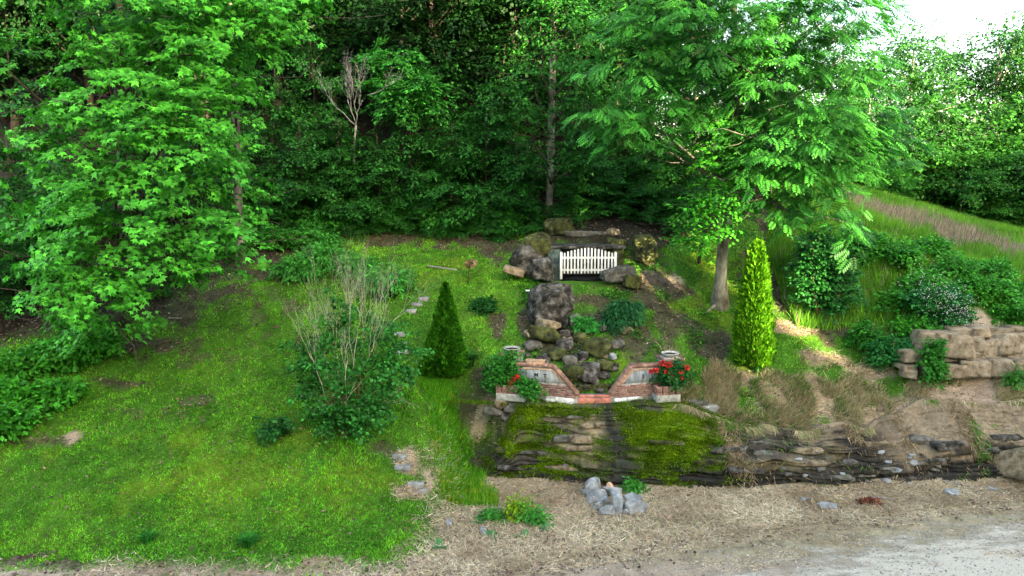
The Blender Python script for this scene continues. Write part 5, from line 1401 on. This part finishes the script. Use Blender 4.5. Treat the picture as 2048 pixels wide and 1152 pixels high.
# dead leaves
x, y = scatter(260000, -24, 18, 18, 42)
z = zones_at(x, y)
keep = (g.random(len(x)) < np.clip(z['litter'] * .55 + .035 * z['green'] + .12 * z['straw'] + .14 * z['dirt'], 0, 1) * smooth(-.3, .6, y - np.interp(x, [-14, -3, 0, 4, 8, 14, 20, 40], [17.8, 18.6, 19.1, 20.3, 21.4, 22.9, 23.8, 25]) + .8) * np.clip((28 / y) ** 1.5, 0, 1)) & (np.abs(x) < .82 * y)
keep &= ~((x > -2.2) & (y < cliff_top(x) + .3) & (y > cliff_base(x) - .3)) & ~((y > 32.6) & (y < 35.3) & (x > 1.5) & (x < 5.0))
x, y = x[keep], y[keep]; n = len(x); a = g.random(n) * 6.28
mb = MB()
leaves(mb, np.stack([x, y, terrain(x, y) + .01 + .04 * g.random(n)], -1), np.stack([np.cos(a), np.sin(a), g.normal(0, .3, n)], -1), np.tile(UP, (n, 1)) + g.normal(0, .45, (n, 3)), .07 + .08 * g.random(n), 'quad',
       tint(g, n, (.05, .032, .028), (.21, .15, .13), .35, .1))
tag(mb.build('leaf_litter', 'litter'), 'brown dead leaves lying under the trees and in the gully', 'leaf litter', kind='stuff')
# straw
x, y = scatter(330000, -12, 19, 17.6, 31)
z = zones_at(x, y)
road_e = np.interp(x, [-14, -3, 0, 4, 8, 14, 20, 40], [17.8, 18.6, 19.1, 20.3, 21.4, 22.9, 23.8, 25])
keep = (g.random(len(x)) < np.clip(z['straw'] * .8 + z['dirt'] * .25, 0, 1) * np.where(y < road_e - .5, .5 * smooth(.0, .5, fbm(x * .5, y * 1.5, seed=98)), 1)) & (np.abs(x) < .82 * y)
keep &= ~((x > -2.2) & (y < cliff_top(x) + .15) & (y > cliff_base(x) - .15))
x, y = x[keep], y[keep]; n = len(x); a = g.random(n) * 6.28
flat = y < road_e[keep]
mb = MB()
n2 = fbm(x * .9, y * .9, seed=99)
leaves(mb, np.stack([x, y, terrain(x, y) + .01 + .06 * g.random(n) * np.where(flat, .3, 1)], -1), np.stack([np.cos(a), np.sin(a), np.abs(g.normal(0, .35, n)) * np.where(flat, .4, 1)], -1), np.tile(UP, (n, 1)) + g.normal(0, .5, (n, 3)), (.10 + .22 * g.random(n)) * np.where(flat, .6, 1), 'blade',
       tint(g, n, (.34, .25, .16), (.7, .58, .42), .25, .06, np.clip(.5 + .8 * n2, 0, 1)), width=.014 + .012 * g.random(n))
tag(mb.build('dry_straw', 'straw'), 'dry bleached grass and straw along the foot of the bank', 'straw', kind='stuff')
# dry tussock grass hanging over the right rock edge
n = 150000
x = g.uniform(6.0, 20.5, n); y = cliff_top(x) - .12 + 2.6 * g.random(n) ** 1.3 ; dn = fbm(x * 1.1, y * 1.1, seed=111)
kp = g.random(n) < smooth(-.2, .3, dn) * (1 - .5 * zones_at(x, y)['dirt']); x, y = x[kp], y[kp]; n = len(x)
edge = 1 - smooth(.0, .5, y - cliff_top(x))
zz = np.where(y < cliff_top(x) + .28, upper(x, np.maximum(y, cliff_top(x) + .3)), terrain(x, y))
e = np.stack([g.normal(0, .4, n), -.7 - .3 * edge + g.normal(0, .35, n), .75 - 1.5 * edge + g.normal(0, .3, n)], -1)
key = np.clip(.5 + .7 * fbm(x * .8, y * .8, seed=112), 0, 1); gr = g.random(n) < .2 + .5 * smooth(.0, .4, fbm(x * .9, y * .9, seed=113))
col = tint(g, n, (.38, .285, .17), (.68, .56, .37), .25, .06, key); col[gr] = tint(g, int(gr.sum()), (.08, .17, .03), (.19, .33, .06), .2)
mb = MB(); leaves(mb, np.stack([x, y, zz], -1), e, g.normal(0, 1, (n, 3)), .16 + .32 * g.random(n), 'blade', col, width=.02 + .014 * g.random(n))
tag(mb.build('tussock_grass', 'straw'), 'dry tussock grass hanging over the right rock edge', 'grass', kind='stuff')
# tall grass on the hill
x, y = scatter(240000, 8, 36, 30, 53)
tz = mask(x, y, B_TAN, .5, 7)
keep = (np.abs(x) < .82 * y) & (x > np.interp(y, [30, 34, 40, 53], [12, 12, 14, 17]))
x, y, tz = x[keep], y[keep], tz[keep]; n = len(x)
nb = fbm(x * .5, y * .5, seed=121)
isd = g.random(n) < tz * .8 + .06
col = tint(g, n, (.06, .19, .02), (.14, .36, .035), .25, .06, np.clip(.5 + nb, 0, 1)); col[isd] = tint(g, int(isd.sum()), (.17, .13, .13), (.42, .33, .27), .25)
blades('hill_grass', 'tall green and purple brown grass on the right hill', x, y, .28 + .45 * g.random(n) * (1 + .5 * nb), .03 + .03 * g.random(n), col, 'grass', .3)
# moss tufts and weeds on the rock face
m, wet, tanz = moss_amount(RP)
fl = RP.reshape(-1, 3); mm = np.clip(m.ravel(), 0, 1) ** 1.5
n = 70000
ii = g.choice(len(fl), n, p=mm / mm.sum()); p = fl[ii] + g.normal(0, .03, (n, 3)) * np.array([1, .4, 1]) - np.array([0, .015, 0])
nz = fbm(p[:, 0] * 1.4, p[:, 2] * 2.2, seed=131)
mb = MB(); leaves(mb, p, g.normal(0, .5, (n, 3)) + np.array([0, -.7, .35]), g.normal(0, .6, (n, 3)) + np.array([0, -.7, .7]), .035 + .04 * g.random(n), 'quad', tint(g, n, (.05, .10, .006), (.2, .34, .016), .35, .05, np.clip(.45 + nz, 0, 1)))
tag(mb.build('moss', 'grass'), 'yellow green moss coating the rock face', 'moss', kind='stuff')
# fringe of grass and weeds along the top of the mossy face
n = 16000
x = g.uniform(-2.4, 8.5, n); y = cliff_top(x) + g.uniform(-.1, .75, n)
kp = (g.random(n) < smooth(-.25, .3, fbm(x * 1.6, y * 1.6, seed=141))) & ~((x > 2.2) & (x < 3.75)); x, y = x[kp], y[kp]; n = len(x)
zz = np.maximum(terrain(x, y), np.where(y < cliff_top(x) + .28, upper(x, cliff_top(x) + .3), 0))
mb = MB(); leaves(mb, np.stack([x, y, zz], -1), np.stack([g.normal(0, .4, n), -.3 + g.normal(0, .4, n), .7 + g.normal(0, .3, n)], -1), g.normal(0, 1, (n, 3)), .05 + .1 * g.random(n), 'blade', tint(g, n, (.05, .13, .01), (.14, .26, .02), .3, .08), width=.02)
tag(mb.build('edge_grass', 'grass'), 'grass fringe along the top of the mossy rock face', 'grass', kind='stuff')
# creeping weeds on gully and banks
x, y = scatter(26000, 0.2, 10.5, 26.8, 34.8)
nn = fbm(x * 1.2, y * 1.2, seed=151)
kp = (g.random(len(x)) < smooth(.1, .4, nn)) & ~((y > 32.2) & (x > 1.2) & (x < 5.2)); x, y = x[kp], y[kp]; n = len(x); a = g.random(n) * 6.28
mb = MB(); leaves(mb, np.stack([x, y, terrain(x, y) + .02 + .14 * g.random(n)], -1), np.stack([np.cos(a), np.sin(a), .3 + 0 * a], -1), np.tile(UP, (n, 1)) + g.normal(0, .4, (n, 3)), .07 + .06 * g.random(n), 'round', tint(g, n, (.03, .13, .015), (.08, .3, .03), .25))
tag(mb.build('creeping_weeds', 'leaf'), 'creeping green weeds over the gully banks', 'weeds', kind='stuff')

# dry vines and grass trailing down the right rock face
sel = np.argwhere((RP[..., 0] > 7.5) & (RP[..., 0] < 19) & (RP[..., 2] > .25))
q = RP[sel[:, 0], sel[:, 1]]
w_ = smooth(.12, .42, fbm(q[:, 0] * .9, q[:, 2] * .55, seed=161)) * smooth(.1, .9, RA[sel[:, 0], sel[:, 1], 2]) + .02
n = 6000
ii = g.choice(len(q), n, p=w_ / w_.sum()); p = q[ii] + g.normal(0, .05, (n, 3)) - np.array([0, .04, 0])
gr = (fbm(p[:, 0] * .7, p[:, 2] * .7, seed=162) > .12) & (g.random(n) < .7)
col = tint(g, n, (.17, .12, .075), (.42, .32, .2), .3); col[gr] = tint(g, int(gr.sum()), (.045, .14, .02), (.12, .29, .04), .25)
mb = MB(); leaves(mb, p, np.stack([g.normal(0, .45, n), -.45 + g.normal(0, .3, n), -.6 + g.normal(0, .5, n)], -1), g.normal(0, 1, (n, 3)) + np.array([0, -.8, 0]), .12 + .25 * g.random(n), 'blade', col, width=.018 + .014 * g.random(n))
tag(mb.build('trailing_grass', 'straw'), 'dry and green grass trailing down the right rock face', 'grass', kind='stuff')

# longer grass running down the left end of the rock face
n = 26000
x = g.uniform(-4.0, -.5, n); y = g.uniform(23.0, 27.4, n)
dd = np.abs(x + 1.95 + .3 * (y - 25) - .5 * fbm(x, y, seed=171)); kp = g.random(n) < (1 - smooth(.5, 1.1, dd)); x, y = x[kp], y[kp]; n = len(x)
yl = g.random(n) < .16 * (1 - smooth(24, 25.4, y)) + .05
col = tint(g, n, (.05, .2, .014), (.13, .45, .03), .25, .06); col[yl] = tint(g, int(yl.sum()), (.25, .3, .02), (.5, .48, .04), .2)
blades('tall_grass', 'longer bright grass running down the left end of the rock face', x, y,   .14 + .26 * g.random(n), .024 + .016 * g.random(n), col, 'grass', .45)

# loose gravel on the road and the foot of the rock
n = 9000
x = g.uniform(-3, 19, n); y = g.uniform(18.2, 26, n)
re_ = np.interp(x, [-14, -3, 0, 4, 8, 14, 20, 40], [17.8, 18.6, 19.1, 20.3, 21.4, 22.9, 23.8, 25])
kp = (g.random(n) < np.where(y < re_, 1, .25 * smooth(5, 10, x))) & (y < cliff_base(x)); x, y = x[kp], y[kp]; n = len(x)
s_ = .015 + .03 * g.random(n) ** 2.5
tv = np.array([[1, 0, 0], [-.5, .87, 0], [-.5, -.87, 0], [.1, .1, 1.0]]); tf = np.array([[0, 1, 3], [1, 2, 3], [2, 0, 3]])
a = g.random(n) * 6.28; ca, sa = np.cos(a), np.sin(a)
v = tv[None] * s_[:, None, None]; v = np.stack([v[..., 0] * ca[:, None] - v[..., 1] * sa[:, None], v[..., 0] * sa[:, None] + v[..., 1] * ca[:, None], v[..., 2]], -1)
v = v + np.stack([x, y, terrain(x, y) + .008], -1)[:, None]
mb = MB(); mb.add(v.reshape(-1, 3), (tf[None] + (np.arange(n) * 4)[:, None, None]).reshape(-1, 3), None, np.repeat(tint(g, n, (.2, .17, .14), (.5, .47, .43), .25), 4, 0))
tag(mb.build('gravel', 'straw'), 'loose pale gravel on the road and verge', 'gravel', kind='stuff')
